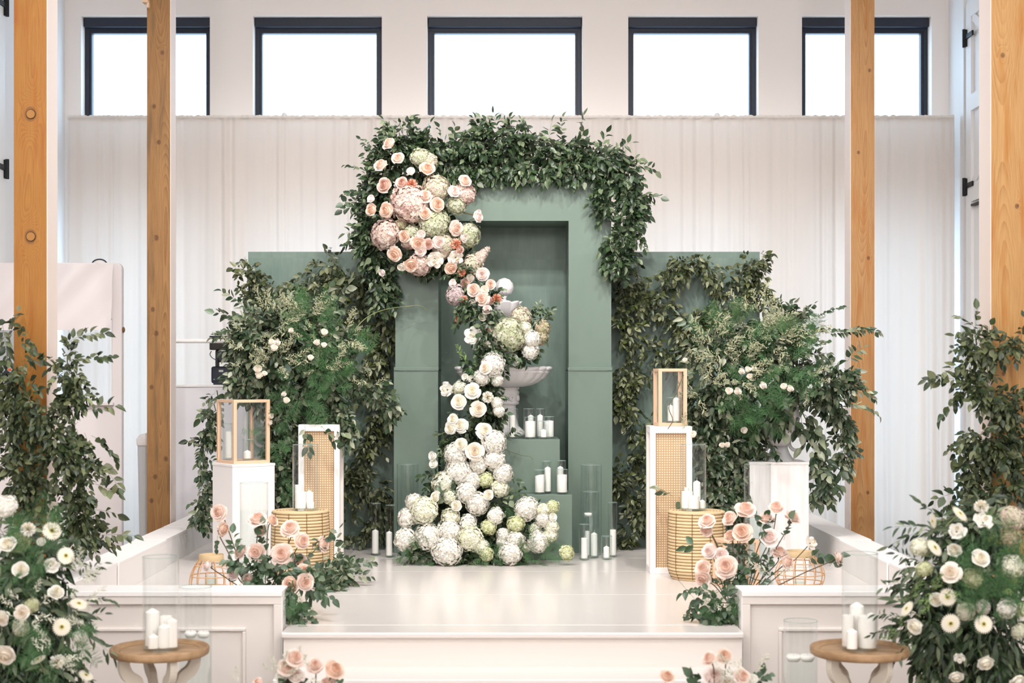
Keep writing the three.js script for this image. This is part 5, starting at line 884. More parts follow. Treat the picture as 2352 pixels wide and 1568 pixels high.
greenery('greenery_arrangement', 'huge cascading greenery arrangement in the white urn right of the arch', 'arrangement', { tones: 'grey', parts: 300, leaf: 0.058, strokes: [
  { p: [[1620, 830], [1700, 800], [1780, 800], [1860, 830]], d: 11.35, r: 66, n: 416, z: 0.3, bias: [0, 0.1, 0.35], droop: 0.4 },
  { p: [[1610, 900], [1680, 900], [1760, 880], [1850, 880], [1920, 900]], d: 11.4, r: 50, n: 288, z: 0.26, bias: [0, -0.4, 0.3], droop: 0.8 },
  { p: [[1610, 930], [1640, 1000], [1670, 1060], [1690, 1120], [1700, 1160]], d: 11.45, r: 58, n: 496, z: 0.16, bias: [0, -0.6, 0.3], droop: 0.8 },
  { p: [[1690, 930], [1715, 970], [1735, 1010]], d: 11.5, r: 30, n: 110, z: 0.12, bias: [0, -0.6, 0.3], droop: 0.8 },
  { p: [[1610, 1040], [1650, 1120], [1680, 1160]], d: 11.35, r: 34, n: 128, z: 0.12, bias: [0, -0.6, 0.3], droop: 0.8 },
  { p: [[1760, 930], [1800, 950]], d: 11.3, r: 24, n: 27, z: 0.06, bias: [0.1, -0.8, 0.3], droop: 0.8, leaf: 0.085 },
  { p: [[1880, 900], [1930, 940], [1940, 1000], [1940, 1060]], d: 11.5, r: 20, n: 96, z: 0.1, bias: [0.1, -0.8, 0.2], droop: 1 },
  { p: [[1840, 940], [1870, 1000], [1880, 1070], [1890, 1130]], d: 11.4, r: 20, n: 48, z: 0.1, bias: [0.1, -0.9, 0.2], droop: 1, leaf: 0.085 },
  { p: [[1760, 740], [1800, 730], [1850, 760]], d: 11.4, r: 26, n: 48, z: 0.14, bias: [0.1, 0.7, 0.1], droop: 0.2, leaf: 0.05 },
  { p: [[1920, 860], [1945, 870]], d: 11.4, r: 24, n: 48, z: 0.1, bias: [0.5, -0.2, 0.2], droop: 0.5 }],
  sprigs: [[1820, 760, 11.4, 0.5, 1, 0, 0.26, 0.045], [1860, 760, 11.4, 1, 0.15, 0, 0.34, 0.05], [1900, 765, 11.4, 1, 0.12, 0, 0.3, 0.05, 0.1], [1960, 755, 11.3, 1, 0, 0, 0.2, 0.045], [1870, 730, 11.4, 0.8, 0.5, 0, 0.24, 0.05], [1930, 880, 11.3, 1, 0.1, 0.1, 0.28, 0.055, 1], [1950, 930, 11.3, 0.9, 0.2, 0.1, 0.24, 0.055, 1], [1945, 830, 11.4, 0.6, 0.7, 0, 0.16], [1890, 1090, 11.35, 0.2, -1, 0.1, 0.22, 0.075], [1870, 1080, 11.35, -0.1, -1, 0.1, 0.24, 0.075], [1935, 1060, 11.4, 0, -1, 0, 0.24], [1760, 1010, 11.35, 0.5, -0.6, 0.2, 0.16], [1580, 985, 11.2, -0.8, -0.2, 0.2, 0.18, 0.06], [1575, 1020, 11.1, -0.8, -0.5, 0.1, 0.18, 0.07], [1545, 1140, 10.85, -0.6, 0.5, 0.2, 0.14, 0.07], [1560, 1140, 10.85, 0.1, -1, 0.2, 0.16, 0.07], [1600, 760, 11.3, -0.6, 0.7, 0, 0.16]],
  fern: [[1690, 760, 11.2, 8, 36, 0.26], [1780, 830, 11.1, 13, 60, 0.26, 0.1], [1730, 900, 11.1, 9, 40, 0.24, -0.3], [1850, 800, 11.15, 4, 40, 0.26], [1740, 970, 11.15, 4, 20, 0.22, -0.7], [1640, 780, 11.2, 4, 36, 0.24]],
  berry: [[1640, 800, 11.1, 16, 34, 0.17], [1740, 740, 11.2, 15, 30, 0.2], [1770, 770, 11.15, 13, 30, 0.18], [1700, 840, 11.05, 11, 44, 0.15], [1610, 890, 11.1, 9, 26, 0.15], [1690, 870, 11.0, 7, 30, 0.13], [1820, 760, 11.2, 9, 36, 0.18], [1840, 860, 11.1, 5, 40, 0.13], [1570, 1000, 10.95, 3, 12, 0.12]] });

// ---------------------------------------------------------------- greenery of the rose and foreground arrangements
greenery('rose_foliage', 'grey-green leaves at the foot of the left blush rose arrangement on the stage wall', 'foliage', { tones: 'euc', shape: 'rose', parts: 220, leaf: 0.052, strokes: [
  { p: [[560, 1310], [610, 1320], [660, 1330], [700, 1320]], d: 9.0, r: 30, n: 29, z: 0.1, bias: [0, 0.1, 0.2] },
  { p: [[570, 1290], [640, 1300], [690, 1300]], d: 9.05, r: 24, n: 14, z: 0.08, bias: [0, 0.5, 0.2] },
  { p: [[675, 1340], [685, 1385], [690, 1420]], d: 8.75, r: 22, n: 26, z: 0.08, bias: [0.1, -0.7, 0.3], droop: 0.8 },
  { p: [[715, 1300], [725, 1340]], d: 8.9, r: 18, n: 8, z: 0.06 }],
  sprigs: [[545, 1280, 9.0, -0.3, 1, 0.1, 0.14, 0.06], [600, 1260, 9.0, 0.1, 1, 0, 0.14, 0.06], [715, 1350, 8.8, 0.7, -0.2, 0.2, 0.14, 0.06], [712, 1270, 9.0, 0.5, 0.8, 0, 0.14, 0.06], [500, 1230, 9.05, -0.1, -1, 0, 0.07, 0.05]],
  fern: [[690, 1412, 8.65, 7, 18, 0.13, -0.3]] });
greenery('floor_vine', 'trailing leafy vine lying on the stage floor beside the left rattan drum', 'vine', { tones: 'grey', shape: 'smilax', parts: 160, leaf: 0.055, strokes: [
  { p: [[735, 1330], [765, 1318], [790, 1320]], d: 10.3, r: 22, n: 48, z: 0.14, bias: [0, -0.1, 0.3], droop: 0.4 },
  { p: [[770, 1270], [775, 1310]], d: 10.5, r: 18, n: 27, z: 0.1, bias: [0, -0.4, 0.3] },
  { p: [[740, 1348], [775, 1345]], d: 10.1, r: 8, n: 19, z: 0.12, bias: [0, 0, 0.2], droop: 0 }],
  sprigs: [[790, 1300, 10.4, 1, 0.3, 0, 0.2, 0.055, 0.2], [795, 1320, 10.3, 1, 0, 0, 0.16, 0.055, 0.1], [765, 1265, 10.5, 0.2, 1, 0, 0.16]] });
greenery('rose_foliage', 'rose leaves and eucalyptus at the foot of the right blush rose arrangement', 'foliage', { tones: 'euc', shape: 'rose', parts: 220, leaf: 0.052, strokes: [
  { p: [[1640, 1370], [1660, 1400], [1670, 1425]], d: 8.75, r: 30, n: 31, z: 0.1, bias: [-0.1, -0.3, 0.3], droop: 0.4 },
  { p: [[1640, 1340], [1700, 1330], [1770, 1335]], d: 9.0, r: 20, n: 16, z: 0.08, bias: [0, 0.3, 0.2] },
  { p: [[1690, 1270], [1720, 1290], [1760, 1300]], d: 9.05, r: 24, n: 6, z: 0.06, bias: [0, 0.3, 0.2] }],
  sprigs: [[1745, 1225, 9.05, 0.2, 1, 0, 0.1, 0.07], [1800, 1240, 9.05, 0.3, 1, 0, 0.12, 0.07], [1850, 1280, 9.05, 0.8, 0.2, 0.1, 0.1, 0.07], [1905, 1300, 9.05, 0.3, 0.4, 0, 0.08, 0.06], [1610, 1250, 9.0, -1, 0.1, 0, 0.08, 0.07], [1730, 1240, 9.0, 0.6, 0.3, 0.1, 0.1, 0.065], [1620, 1370, 8.75, -0.8, -0.5, 0.1, 0.14, 0.055], [1625, 1350, 8.75, -0.8, 0, 0.1, 0.14, 0.055], [1770, 1330, 9.0, -0.1, 1, 0, 0.14, 0.05]],
  fern: [[1655, 1405, 8.7, 8, 18, 0.14, 0]], berry: [[1775, 1320, 8.95, 3, 12, 0.13], [1640, 1375, 8.7, 3, 16, 0.09]], berryMat: M.filler });
greenery('fallen_twig', 'small fallen leafy twig lying on the stage near the right roses', 'twig', { tones: 'euc', shape: 'smilax', parts: 8, leaf: 0.058, strokes: [{ p: [[1575, 1418], [1592, 1412]], d: 8.75, r: 2, n: 0 }], sprigs: [[1578, 1416, 8.72, 1, 0.1, 0.1, 0.1, 0.075, 0], [1576, 1417, 8.74, 0.6, 1.0, 0, 0.07, 0.065, 0]] });
greenery('flower_foliage', 'dense mixed leaves of the large white flower arrangement at the left edge', 'foliage', { tones: 'deep', shape: 'slim', parts: 300, leaf: 0.075, strokes: [
  { p: [[10, 1250], [60, 1290], [110, 1310]], d: 7.6, r: 70, n: 182, z: 0.25, bias: [0, 0.1, 0.3] },
  { p: [[10, 1370], [70, 1400], [140, 1400]], d: 7.55, r: 70, n: 231, z: 0.26, bias: [0.1, -0.2, 0.3], droop: 0.6 },
  { p: [[10, 1490], [80, 1510], [150, 1480]], d: 7.6, r: 66, n: 210, z: 0.25, bias: [0.1, -0.5, 0.3], droop: 0.8 },
  { p: [[50, 1620], [60, 1740], [60, 1850]], d: 7.6, r: 70, n: 70, z: 0.15, bias: [0, -0.4, 0.2] },
  { p: [[20, 1580], [110, 1570]], d: 7.5, r: 50, n: 84, z: 0.2, bias: [0, -0.5, 0.3] }],
  sprigs: [[180, 1330, 7.2, 0.7, 0.6, 0, 0.14, 0.04], [190, 1380, 7.2, 0.8, 0.2, 0, 0.14, 0.04], [185, 1440, 7.2, 0.7, -0.6, 0, 0.2, 0.06], [160, 1490, 7.15, 0.6, -0.8, 0, 0.22, 0.06], [190, 1420, 7.2, 0.8, 0.3, 0, 0.1, 0.045]],
  fern: [[80, 1240, 7.2, 11, 40, 0.2, 0.6], [30, 1300, 7.1, 6, 40, 0.18], [130, 1470, 7.1, 8, 50, 0.2, -0.4]], berry: [[180, 1330, 7.2, 7, 22, 0.11], [60, 1390, 7.0, 7, 40, 0.11], [195, 1370, 7.15, 3, 14, 0.1], [205, 1435, 7.15, 3, 10, 0.09], [125, 1500, 7.05, 7, 26, 0.1]], berryMat: M.filler });
greenery('flower_foliage', 'dense mixed leaves of the large white flower arrangement at the right edge', 'foliage', { tones: 'deep', shape: 'slim', parts: 300, leaf: 0.075, strokes: [
  { p: [[2180, 1240], [2240, 1220], [2310, 1210]], d: 7.6, r: 52, n: 168, z: 0.22, bias: [-0.1, 0.2, 0.3] },
  { p: [[2140, 1330], [2220, 1330], [2320, 1330]], d: 7.5, r: 66, n: 280, z: 0.26, bias: [-0.1, 0, 0.3] },
  { p: [[2110, 1410], [2200, 1430], [2320, 1430]], d: 7.5, r: 60, n: 266, z: 0.26, bias: [-0.1, -0.2, 0.3], droop: 0.6 },
  { p: [[2200, 1510], [2280, 1520], [2350, 1500]], d: 7.55, r: 62, n: 231, z: 0.24, bias: [-0.1, -0.5, 0.3], droop: 0.8 },
  { p: [[2260, 1620], [2260, 1740], [2260, 1850]], d: 7.6, r: 70, n: 70, z: 0.15, bias: [0, -0.4, 0.2] },
  { p: [[2130, 1480], [2160, 1520]], d: 7.5, r: 30, n: 49, z: 0.14, bias: [-0.2, -0.7, 0.2], droop: 0.6 }],
  sprigs: [[2160, 1210, 7.4, -1, 0.1, 0, 0.22, 0.06, 0.2], [2130, 1215, 7.4, -0.9, -0.25, 0, 0.2, 0.06, 0.2], [2170, 1200, 7.4, -0.7, 0.6, 0, 0.16, 0.06], [2110, 1290, 7.3, -0.8, 0.5, 0, 0.12, 0.045], [2095, 1330, 7.25, -1, -0.1, 0, 0.14, 0.045], [2080, 1420, 7.2, -0.9, 0.3, 0, 0.14, 0.04], [2070, 1440, 7.2, -1, -0.1, 0, 0.14, 0.04], [2140, 1520, 7.2, -0.5, -0.9, 0, 0.22, 0.05], [2100, 1460, 7.2, -0.6, -0.7, 0, 0.14, 0.05]],
  fern: [[2280, 1290, 7.1, 14, 40, 0.22, 0], [2260, 1400, 7.05, 7, 40, 0.2], [2330, 1340, 7.1, 7, 26, 0.2]], berry: [[2150, 1360, 7.0, 5, 16, 0.09], [2080, 1380, 7.1, 3, 16, 0.09], [2290, 1210, 7.15, 3, 16, 0.09], [2065, 1445, 7.1, 3, 8, 0.08], [2330, 1350, 7.0, 3, 14, 0.09]], berryMat: M.berryGreen });
greenery('aisle_foliage', 'small leaves of the low rose arrangement at the bottom left of the steps', 'foliage', { tones: 'euc', shape: 'rose', parts: 40, leaf: 0.05, strokes: [{ p: [[600, 1585], [680, 1580], [760, 1590]], d: 7.1, r: 26, n: 18, z: 0.12 }, { p: [[680, 1660], [690, 1900]], d: 7.1, r: 40, n: 30, z: 0.12 }], berry: [[650, 1550, 7.0, 6, 30, 0.09], [560, 1575, 7.0, 3, 20, 0.08], [700, 1545, 7.0, 3, 20, 0.09]], berryMat: M.filler });
greenery('aisle_foliage', 'small leaves of the low rose arrangement at the bottom right of the steps', 'foliage', { tones: 'euc', shape: 'rose', parts: 40, leaf: 0.05, strokes: [{ p: [[1560, 1590], [1640, 1580], [1740, 1590]], d: 7.1, r: 26, n: 18, z: 0.12 }, { p: [[1640, 1660], [1640, 1900]], d: 7.1, r: 40, n: 30, z: 0.12 }], berry: [[1715, 1550, 7.0, 7, 24, 0.1], [1690, 1560, 7.0, 3, 20, 0.09]], berryMat: M.filler });
{ // loose stems
  const a = thing('dry_tendril', 'thin pale curling stem arching from the left greenery across the arch pillar', 'stem', [0, 0, 0]); part('tendril', tube([at(800, 775, 11.4), at(835, 735, 11.5), at(880, 712, 11.8), at(930, 704, 12.05), at(965, 702, 12.1), at(985, 715, 12.15)], 0.003, 30, 5), M.stemPale, a);
  const s = thing('bare_stem', 'bare brown stem reaching across the arch header to the lone pale rose', 'stem', [0, 0, 0]); part('stem', tube([at(1000, 478, 12.0), at(1030, 483, 11.98), at(1065, 488, 11.95), at(1090, 494, 11.92)], 0.005, 20, 6), M.stemBrown, s);
  const b = thing('dry_tendril', 'thin brown stem sticking out from the white hydrangeas before the upper plinth', 'stem', [0, 0, 0]); part('tendril', tube([at(1150, 1026, 11.7), at(1180, 1040, 11.75), at(1205, 1047, 11.8), at(1218, 1048, 11.8), at(1224, 1056, 11.8)], 0.0014, 24, 5), M.stemBrown, b);
  const c = thing('dry_tendril', 'thin dark vine stem in front of the slim right lantern', 'stem', [0, 0, 0]); part('tendril', tube([at(1570, 860, 10.95), at(1552, 905, 10.9), at(1536, 935, 10.88), at(1545, 965, 10.88), at(1534, 985, 10.88)], 0.003, 24, 5), M.stemBrown, c);
}

// ---------------------------------------------------------------- flowers: code, x, y, diameter (pixels), where it is
const GC = 'pink flowers on the arch corner', CD = (px, py) => 11.93 - 0.1 * Math.exp(-(((px - 975) / 80) ** 2 + ((py - 500) / 110) ** 2));
[['br', 895, 331, 30, 'topmost on the arch corner among the leaves'], ['br', 915, 365, 28, 'second from the top, left of the flat green hydrangea'], ['br', 876, 380, 31, 'at the upper left edge of the arch cluster'], ['bp', 981, 390, 34, 'directly below the topmost hydrangea of the arch'],
  ['sp', 944, 395, 19, 'alone in the leaves left of the rose under the topmost hydrangea'], ['mr', 885, 426, 34, 'large and ruffled at the left above the big pink hydrangea'], ['mr', 924, 421, 27, 'touching the upper coral dahlia from the left'], ['da', 946, 424, 27, 'at the top of the large antique hydrangea mass'],
  ['br', 1067, 417, 28, 'at the top of the tall pink hydrangea beside the arch header'], ['pr', 1043, 440, 27, 'at the left edge of the tall pink hydrangea beside the arch header'], ['br', 976, 451, 30, 'in the centre of the upper cluster with a pointed petal'], ['sp', 952, 455, 22, 'pressed against the left of the central upper rose'],
  ['bp', 1005, 470, 31, 'cupped, right of the largest antique pink hydrangea'], ['sp', 854, 457, 18, 'at the far left edge above a peach rose'], ['bp', 854.5, 482, 28, 'farthest left of the arch cluster'], ['po', 888, 483, 31, 'full and round above the round pink hydrangea at left'],
  ['bp', 976, 492, 27, 'peeping out above the pale green centre hydrangea'], ['ss', 935, 495, 18, 'tucked under the largest antique hydrangea'], ['sp', 1097, 488, 15, 'on top of the stray stem before the arch header'], ['pr', 1097.6, 499, 25, 'hanging alone on the stem across the arch header'],
  ['bo', 1046.5, 524, 30, 'with pointed petals right of the pale green centre hydrangea'], ['bp', 930.5, 541, 27, 'right of the round pink hydrangea'], ['po', 960, 558, 30, 'golden-hearted in the lower middle of the arch cluster'], ['sp', 967.5, 536, 20, 'above the golden-hearted lower rose'],
  ['sp', 882, 549, 18, 'nestled inside the round pink hydrangea'], ['pr', 965, 575, 25, 'just under the golden-hearted lower rose'], ['mr', 985, 561, 24, 'between the golden-hearted rose and the pale ruffled rose'], ['pr', 1008, 556, 28, 'pale and ruffled left of the lower coral dahlia'],
  ['sp', 1064, 546, 20, 'on the face of the green hydrangea at right'], ['da', 1046.6, 560, 26, 'dark, beside the green hydrangea at right'], ['mr', 1055, 575, 20, 'under the dark coral dahlia'], ['po', 907, 584, 30, 'low at the left where the pillar begins'],
  ['bp', 944.5, 607, 32, 'on the lowest pink hydrangea at left'], ['sc', 923, 611, 18, 'at the left tip of the lowest pink hydrangea'], ['co', 998, 597, 33, 'at the bottom middle of the arch cluster'], ['co', 1048, 593, 31, 'beside the pointed hydrangea at the niche edge'],
  ['bp', 1036, 615, 28, 'below the cream reflexed rose at the niche edge'], ['ca', 1059, 625, 22, 'small double one at the niche edge'], ['sp', 879, 625, 17, 'dangling lowest at the left before the vine'], ['ss', 905, 453, 14, 'bud at the upper left of the largest antique hydrangea']].forEach(([c, x, y, s, l]) => flower(c, x, y, s * 1.08, CD(x, y) - 0.05, l, GC, { face: [(x - 970) / 160, (480 - y) / 200 + 0.1, 1] }));
[['hg', 966, 362, 42, 'flat-topped, highest one on the arch'], ['hb', 987, 370, 34, 'at the right end of the highest flat-topped hydrangea'], ['hp', 943, 467, 84, 'largest of the arch cluster'], ['hb', 1002, 432, 56, 'left of the arch header edge'], ['hp', 1068, 444, 46, 'tall one beside the arch header'], ['hg', 1049, 470, 40, 'below the tall pink hydrangea beside the arch header'],
  ['hp', 886, 538, 63, 'big and round at the lower left'], ['hg', 997, 514, 62, 'in the centre of the arch cluster'], ['hg', 1077, 540, 50, 'at the right before the niche top'], ['hb', 1020, 563, 50, 'behind the pale ruffled rose'], ['hg', 947, 535, 34, 'small between the two round pink ones'], ['ha', 921, 515, 24, 'small, above the peach rose at left'],
  ['hp', 964, 607, 48, 'lowest at left over the pillar'], ['hb', 1086, 610, 46, 'under the pointed one in the niche opening'], ['hp', 938, 556, 30, 'small under the big central flowers'], ['hb', 1012, 580, 36, 'near the bottom of the arch cluster']].forEach(([c, x, y, s, l]) => flower(c, x, y, s * 1.13, CD(x, y) + 0.02, l, GC, { face: [(x - 970) / 160, (480 - y) / 200 + 0.15, 1] }));
flower('pn', 1102, 592, 40, 11.93, 'slanting up into the niche opening', GC, { face: [0.62, 0.68, 0.35] });
const GM = 'flowers on the fountain';
[['hl', 1046.6, 677, 44, 11.9, 'at the left of the fountain top'], ['sp', 1042, 651, 19, 11.88, 'on top of the dusty lilac hydrangea'], ['br', 1089, 665, 29, 11.82, 'largest left of the white stone finial'], ['bo', 1108, 686, 28, 11.8, 'dark-hearted below the finial flowers'], ['br', 1126, 654, 22, 11.85, 'next to the white stone finial'], ['sc', 1114, 667, 20, 11.82, 'between two roses left of the stone finial'],
  ['pr', 1108, 631, 29, 11.9, 'topmost of the fountain flowers'], ['sc', 1083, 639, 19, 11.9, 'left of the topmost fountain rose'], ['mr', 1068, 650, 22, 11.9, 'above the large rose left of the finial'], ['ca', 1141, 686, 24, 11.82, 'under the white stone finial'], ['ca', 1067, 687, 18, 11.85, 'right of the dusty lilac hydrangea'], ['mr', 1125, 692, 19, 11.83, 'half hidden under the coral carnation by the finial'],
  ['pr', 1120, 711, 21, 11.78, 'hanging before the upper bowl'], ['sp', 1086, 697, 18, 11.84, 'at the lower left of the fountain top'], ['sc', 1110, 729, 19, 11.8, 'below the upper bowl'], ['ca', 1052, 733, 17, 11.85, 'hanging lowest left of the fountain'], ['mr', 1122, 755, 21, 11.82, 'at the lip of the middle bowl'],
  ['wo', 1086, 772, 36, 11.76, 'wide open at the left of the middle bowl'], ['wm', 1117, 793, 24, 11.78, 'below the middle bowl at left'], ['sw', 1093, 795, 19, 11.8, 'under the wide open rose at the middle bowl'], ['sw', 1130, 811, 18, 11.8, 'behind the leaves above the lower bowl'],
  ['hg', 1171, 768, 74, 11.82, 'biggest on the fountain'], ['hb', 1197, 729, 46, 11.9, 'above the biggest fountain hydrangea'], ['hc', 1207, 753, 28, 11.82, 'right of the biggest fountain hydrangea'], ['ha', 1246, 752, 36, 11.9, 'at the far right of the fountain'], ['ha', 1242, 774, 36, 11.9, 'lower one at the far right of the fountain'], ['hw', 1221, 778, 38, 11.82, 'right below the biggest fountain hydrangea'], ['hw', 1219, 805, 38, 11.85, 'lowest at the right of the fountain'],
  ['sw', 1180, 822, 17, 11.85, 'above the lower bowl at its middle'], ['sw', 1185, 832, 15, 11.86, 'drooping over the lower bowl rim'], ['hw', 1132, 838, 52, 11.7, 'covering the left rim of the lower bowl'], ['wc', 1115, 845, 25, 11.62, 'set into the hydrangea on the lower bowl rim'], ['hw', 1106, 867, 34, 11.68, 'below the creamy rose of the lower bowl'], ['sw', 1070, 866, 17, 11.76, 'left one under the lower bowl rim'], ['sw', 1083, 870, 16, 11.76, 'right one under the lower bowl rim'], ['hw', 1142, 873, 26, 11.7, 'beside the lower bowl stem']].forEach(([c, x, y, s, d, l]) => flower(c, x, y, s * 1.08, d, l, GM, { face: [(x - 1140) / 140, 0.15, 1] }));
const GW = 'white flowers down the plinths';
const WD = (y) => (y < 1000 ? 11.68 : y < 1130 ? 11.6 : y < 1180 ? 11.53 : 11.47);
[['wo', 1024, 895, 30, 'farthest left, facing sideways'], ['hc', 1054, 891, 30, 'small, between two roses below the lower bowl'], ['wr', 1084, 898, 33, 'highest below the lower bowl'], ['wb', 1056, 923, 34, 'big one left, below the small hydrangea'], ['wm', 1120, 912, 28, 'with dark specks beside the pedestal'], ['wc', 1098.6, 940, 32, 'with a golden heart in the middle of the cascade'], ['hw', 1141, 925, 26, 'upper one edge-on against the pedestal'], ['hw', 1146, 943, 26, 'lower one edge-on against the pedestal'],
  ['wb', 1042, 963, 25, 'uppermost of the trio at left'], ['wr', 1059.5, 977, 29, 'right one of the trio at left'], ['wr', 1035.5, 983, 26, 'left one of the trio at left'], ['wr', 1112, 990, 33, 'above the hydrangea at the upper plinth edge'], ['hw', 1135, 1015, 54, 'at the top edge of the upper plinth'], ['wr', 1060, 1021, 27, 'on top of the left hydrangea before the upper plinth'], ['hw', 1047, 1043, 52, 'left below the upper plinth edge'], ['wc', 1090, 1036, 37, 'largest, centred before the upper plinth'],
  ['hw', 1136, 1056, 47, 'right before the upper plinth'], ['hw', 1098, 1066, 43, 'centred under the largest rose'], ['hw', 1052, 1082, 57, 'large, left before the upper plinth'], ['hw', 1156, 1087, 44, 'farthest right before the upper plinth'], ['hw', 1082, 1101, 44, 'left of the lime green one in the cascade'], ['hm', 1116, 1101, 34, 'middle of the cascade among the white ones'], ['hc', 1018, 1111, 54, 'far left behind the hanging dark leaves'], ['hw', 1071, 1131, 46, 'centre, level with the lower plinth top'], ['hc', 1148, 1121, 40, 'right, at the edge of the lower plinth top'],
  ['wb', 1120.6, 1137, 23, 'small by the dark gap in the cascade'], ['hw', 1096, 1156, 52, 'lowest of the upper cascade'], ['hc', 1034, 1142, 33, 'under the hanging dark leaves'], ['sw', 996, 1047, 22, 'upper one of the outlying pair at left'], ['sw', 998, 1065, 22, 'lower one of the outlying pair at left'], ['wb', 1002, 1142, 26, 'behind the highest bottom-left hydrangea'], ['wb', 1048, 1160, 24, 'small, above the bottom row at centre-left']].forEach(([c, x, y, s, l]) => flower(c, x, y, s * 1.06, WD(y) - (c[0] === 'w' || c[0] === 's' ? 0.07 : 0), l, GW, { face: [(x - 1090) / 120, 0.12, 1] }));
const GB = 'hydrangeas along the foot of the plinths';
[['hc', 974, 1171, 62, 'largest upper one of the bottom left mound', 0], ['hw', 951, 1153, 38, 'top left of the bottom left mound', 0.05], ['hw', 934, 1189, 42, 'left edge of the bottom left mound', 0.03], ['hw', 930, 1238, 50, 'bottom left corner of the bottom mound', 0], ['hw', 983, 1233, 58, 'centre of the bottom left mound', -0.03], ['hc', 1035, 1189, 42, 'above the middle of the bottom row', 0.04], ['hw', 1076, 1202, 40, 'flattish above the bottom row centre', 0.03], ['hw', 1032, 1221, 53, 'middle of the bottom row', 0], ['hw', 1027, 1266, 64, 'frontmost big one resting on the floor', -0.07], ['hc', 1080, 1236, 58, 'right of the middle of the bottom row', -0.03], ['hc', 1106, 1255, 36, 'right end of the bottom left mound', -0.03],
  ['hw', 1138, 1185, 39, 'between the two bottom mounds', 0.02], ['hm', 1123, 1210, 35, 'under the white one between the two mounds', 0.0], ['hm', 1118, 1272, 32, 'on the floor between the two mounds', -0.05], ['hw', 1210, 1168, 52, 'top of the bottom right mound', 0.02], ['hc', 1247, 1171, 33, 'small, right at the top of the right mound', 0.02], ['hm', 1269, 1164, 30, 'top right corner of the right mound', 0.02], ['hw', 1247, 1193, 32, 'right side under the top of the right mound', 0], ['sw', 1268, 1188, 20, 'bud-like at the right edge of the right mound', 0], ['hc', 1268, 1211, 32, 'upper one on the right edge of the right mound', 0], ['hc', 1263, 1230, 33, 'lower one on the right edge of the right mound', 0],
  ['hm', 1185, 1203, 38, 'left side of the right mound', 0], ['hc', 1229, 1214, 28, 'small, within the fern of the right mound', 0.03], ['hw', 1156, 1227, 30, 'upper left edge of the right mound', 0.02], ['hw', 1153, 1245, 26, 'lower left edge of the right mound', 0.02], ['hw', 1185, 1238, 38, 'centre left of the right mound', -0.02], ['hw', 1236, 1244, 47, 'lower right of the right mound', -0.04], ['hw', 1172, 1270, 50, 'bottom of the right mound on the floor', -0.07], ['hc', 1208, 1257, 22, 'small at the bottom of the right mound', 0], ['hm', 1302, 1269, 34, 'alone on the floor at the far right', -0.05]].forEach(([c, x, y, s, l, dz]) => flower(c, x, y, s * 1.06, WD(1200) + dz, l, GB, { face: [(x - (x < 1150 ? 1020 : 1210)) / 130, 0.2, 1] }));

// blush roses at the two front corners of the stage
const GL = 'blush roses at the left front of the stage', GR = 'blush roses at the right front of the stage';
[['bo', 503, 1176, 36, 'highest at the far left', 0, [-0.3, 0.2, 1]], ['po', 512, 1214, 32, 'second on that stem', 0.02, [0.9, -0.1, 0.5]], ['bo', 592, 1194, 42, 'topmost in the middle of the left arrangement', 0, [0, 0.9, 0.5]], ['bp', 625, 1196, 29, 'pressed right against the topmost middle rose', 0.05, [0.6, 0.5, 0.6]], ['br', 598, 1218, 30, 'drooping under the topmost middle rose', 0.03, [0.2, -0.4, 0.9]], ['bo', 667, 1214, 40, 'high above the drum, right of the middle', 0, [0.1, 0.6, 0.9]], ['br', 692, 1244, 41, 'pale, upper right of the left arrangement', -0.02, [0.5, 0.4, 0.9]], ['bo', 742, 1248, 35, 'farthest right, leaning outward', 0, [0.9, 0.3, 0.5]],
  ['br', 588, 1267, 43, 'mauve-hearted in the middle', -0.03, [-0.2, 0.2, 1]], ['bo', 553, 1268, 34, 'left beside the mauve-hearted middle rose', 0, [-0.5, 0.5, 0.6]], ['bo', 649, 1274, 49, 'largest, wide open at the centre right', -0.05, [0, 0.3, 1]], ['br', 690, 1287, 35, 'under the pale upper right rose', 0, [0.3, 0.1, 1]], ['pr', 537, 1317, 36, 'low at the left near the wicker lantern', -0.02, [-0.4, 0.1, 1]], ['bo', 571, 1332, 30, 'lowest at the left, above the wall cap', -0.03, [-0.1, -0.1, 1]], ['bp', 668, 1339, 39, 'left one of the low front pair', -0.22, [-0.3, 0, 1]], ['br', 699, 1337, 41, 'right one of the low front pair', -0.24, [0.4, 0.1, 1]], ['bp', 697, 1311, 32, 'just above the low front pair', -0.1, [0.3, 0.3, 0.8]], ['pr', 478, 1300, 30, 'lying low before the wicker lantern', 0, [-0.7, 0.4, 0.5]]].forEach(([c, x, y, s, l, dz, f]) => flower(c, x, y, s, 9.02 + dz, 'on the left stage corner, ' + l, GL, { face: f, stemTo: [600 + (x - 600) * 0.35, y > 1320 && dz < -0.1 ? 1400 : 1352, 9.03 + Math.min(dz, 0) * 0.6] }));
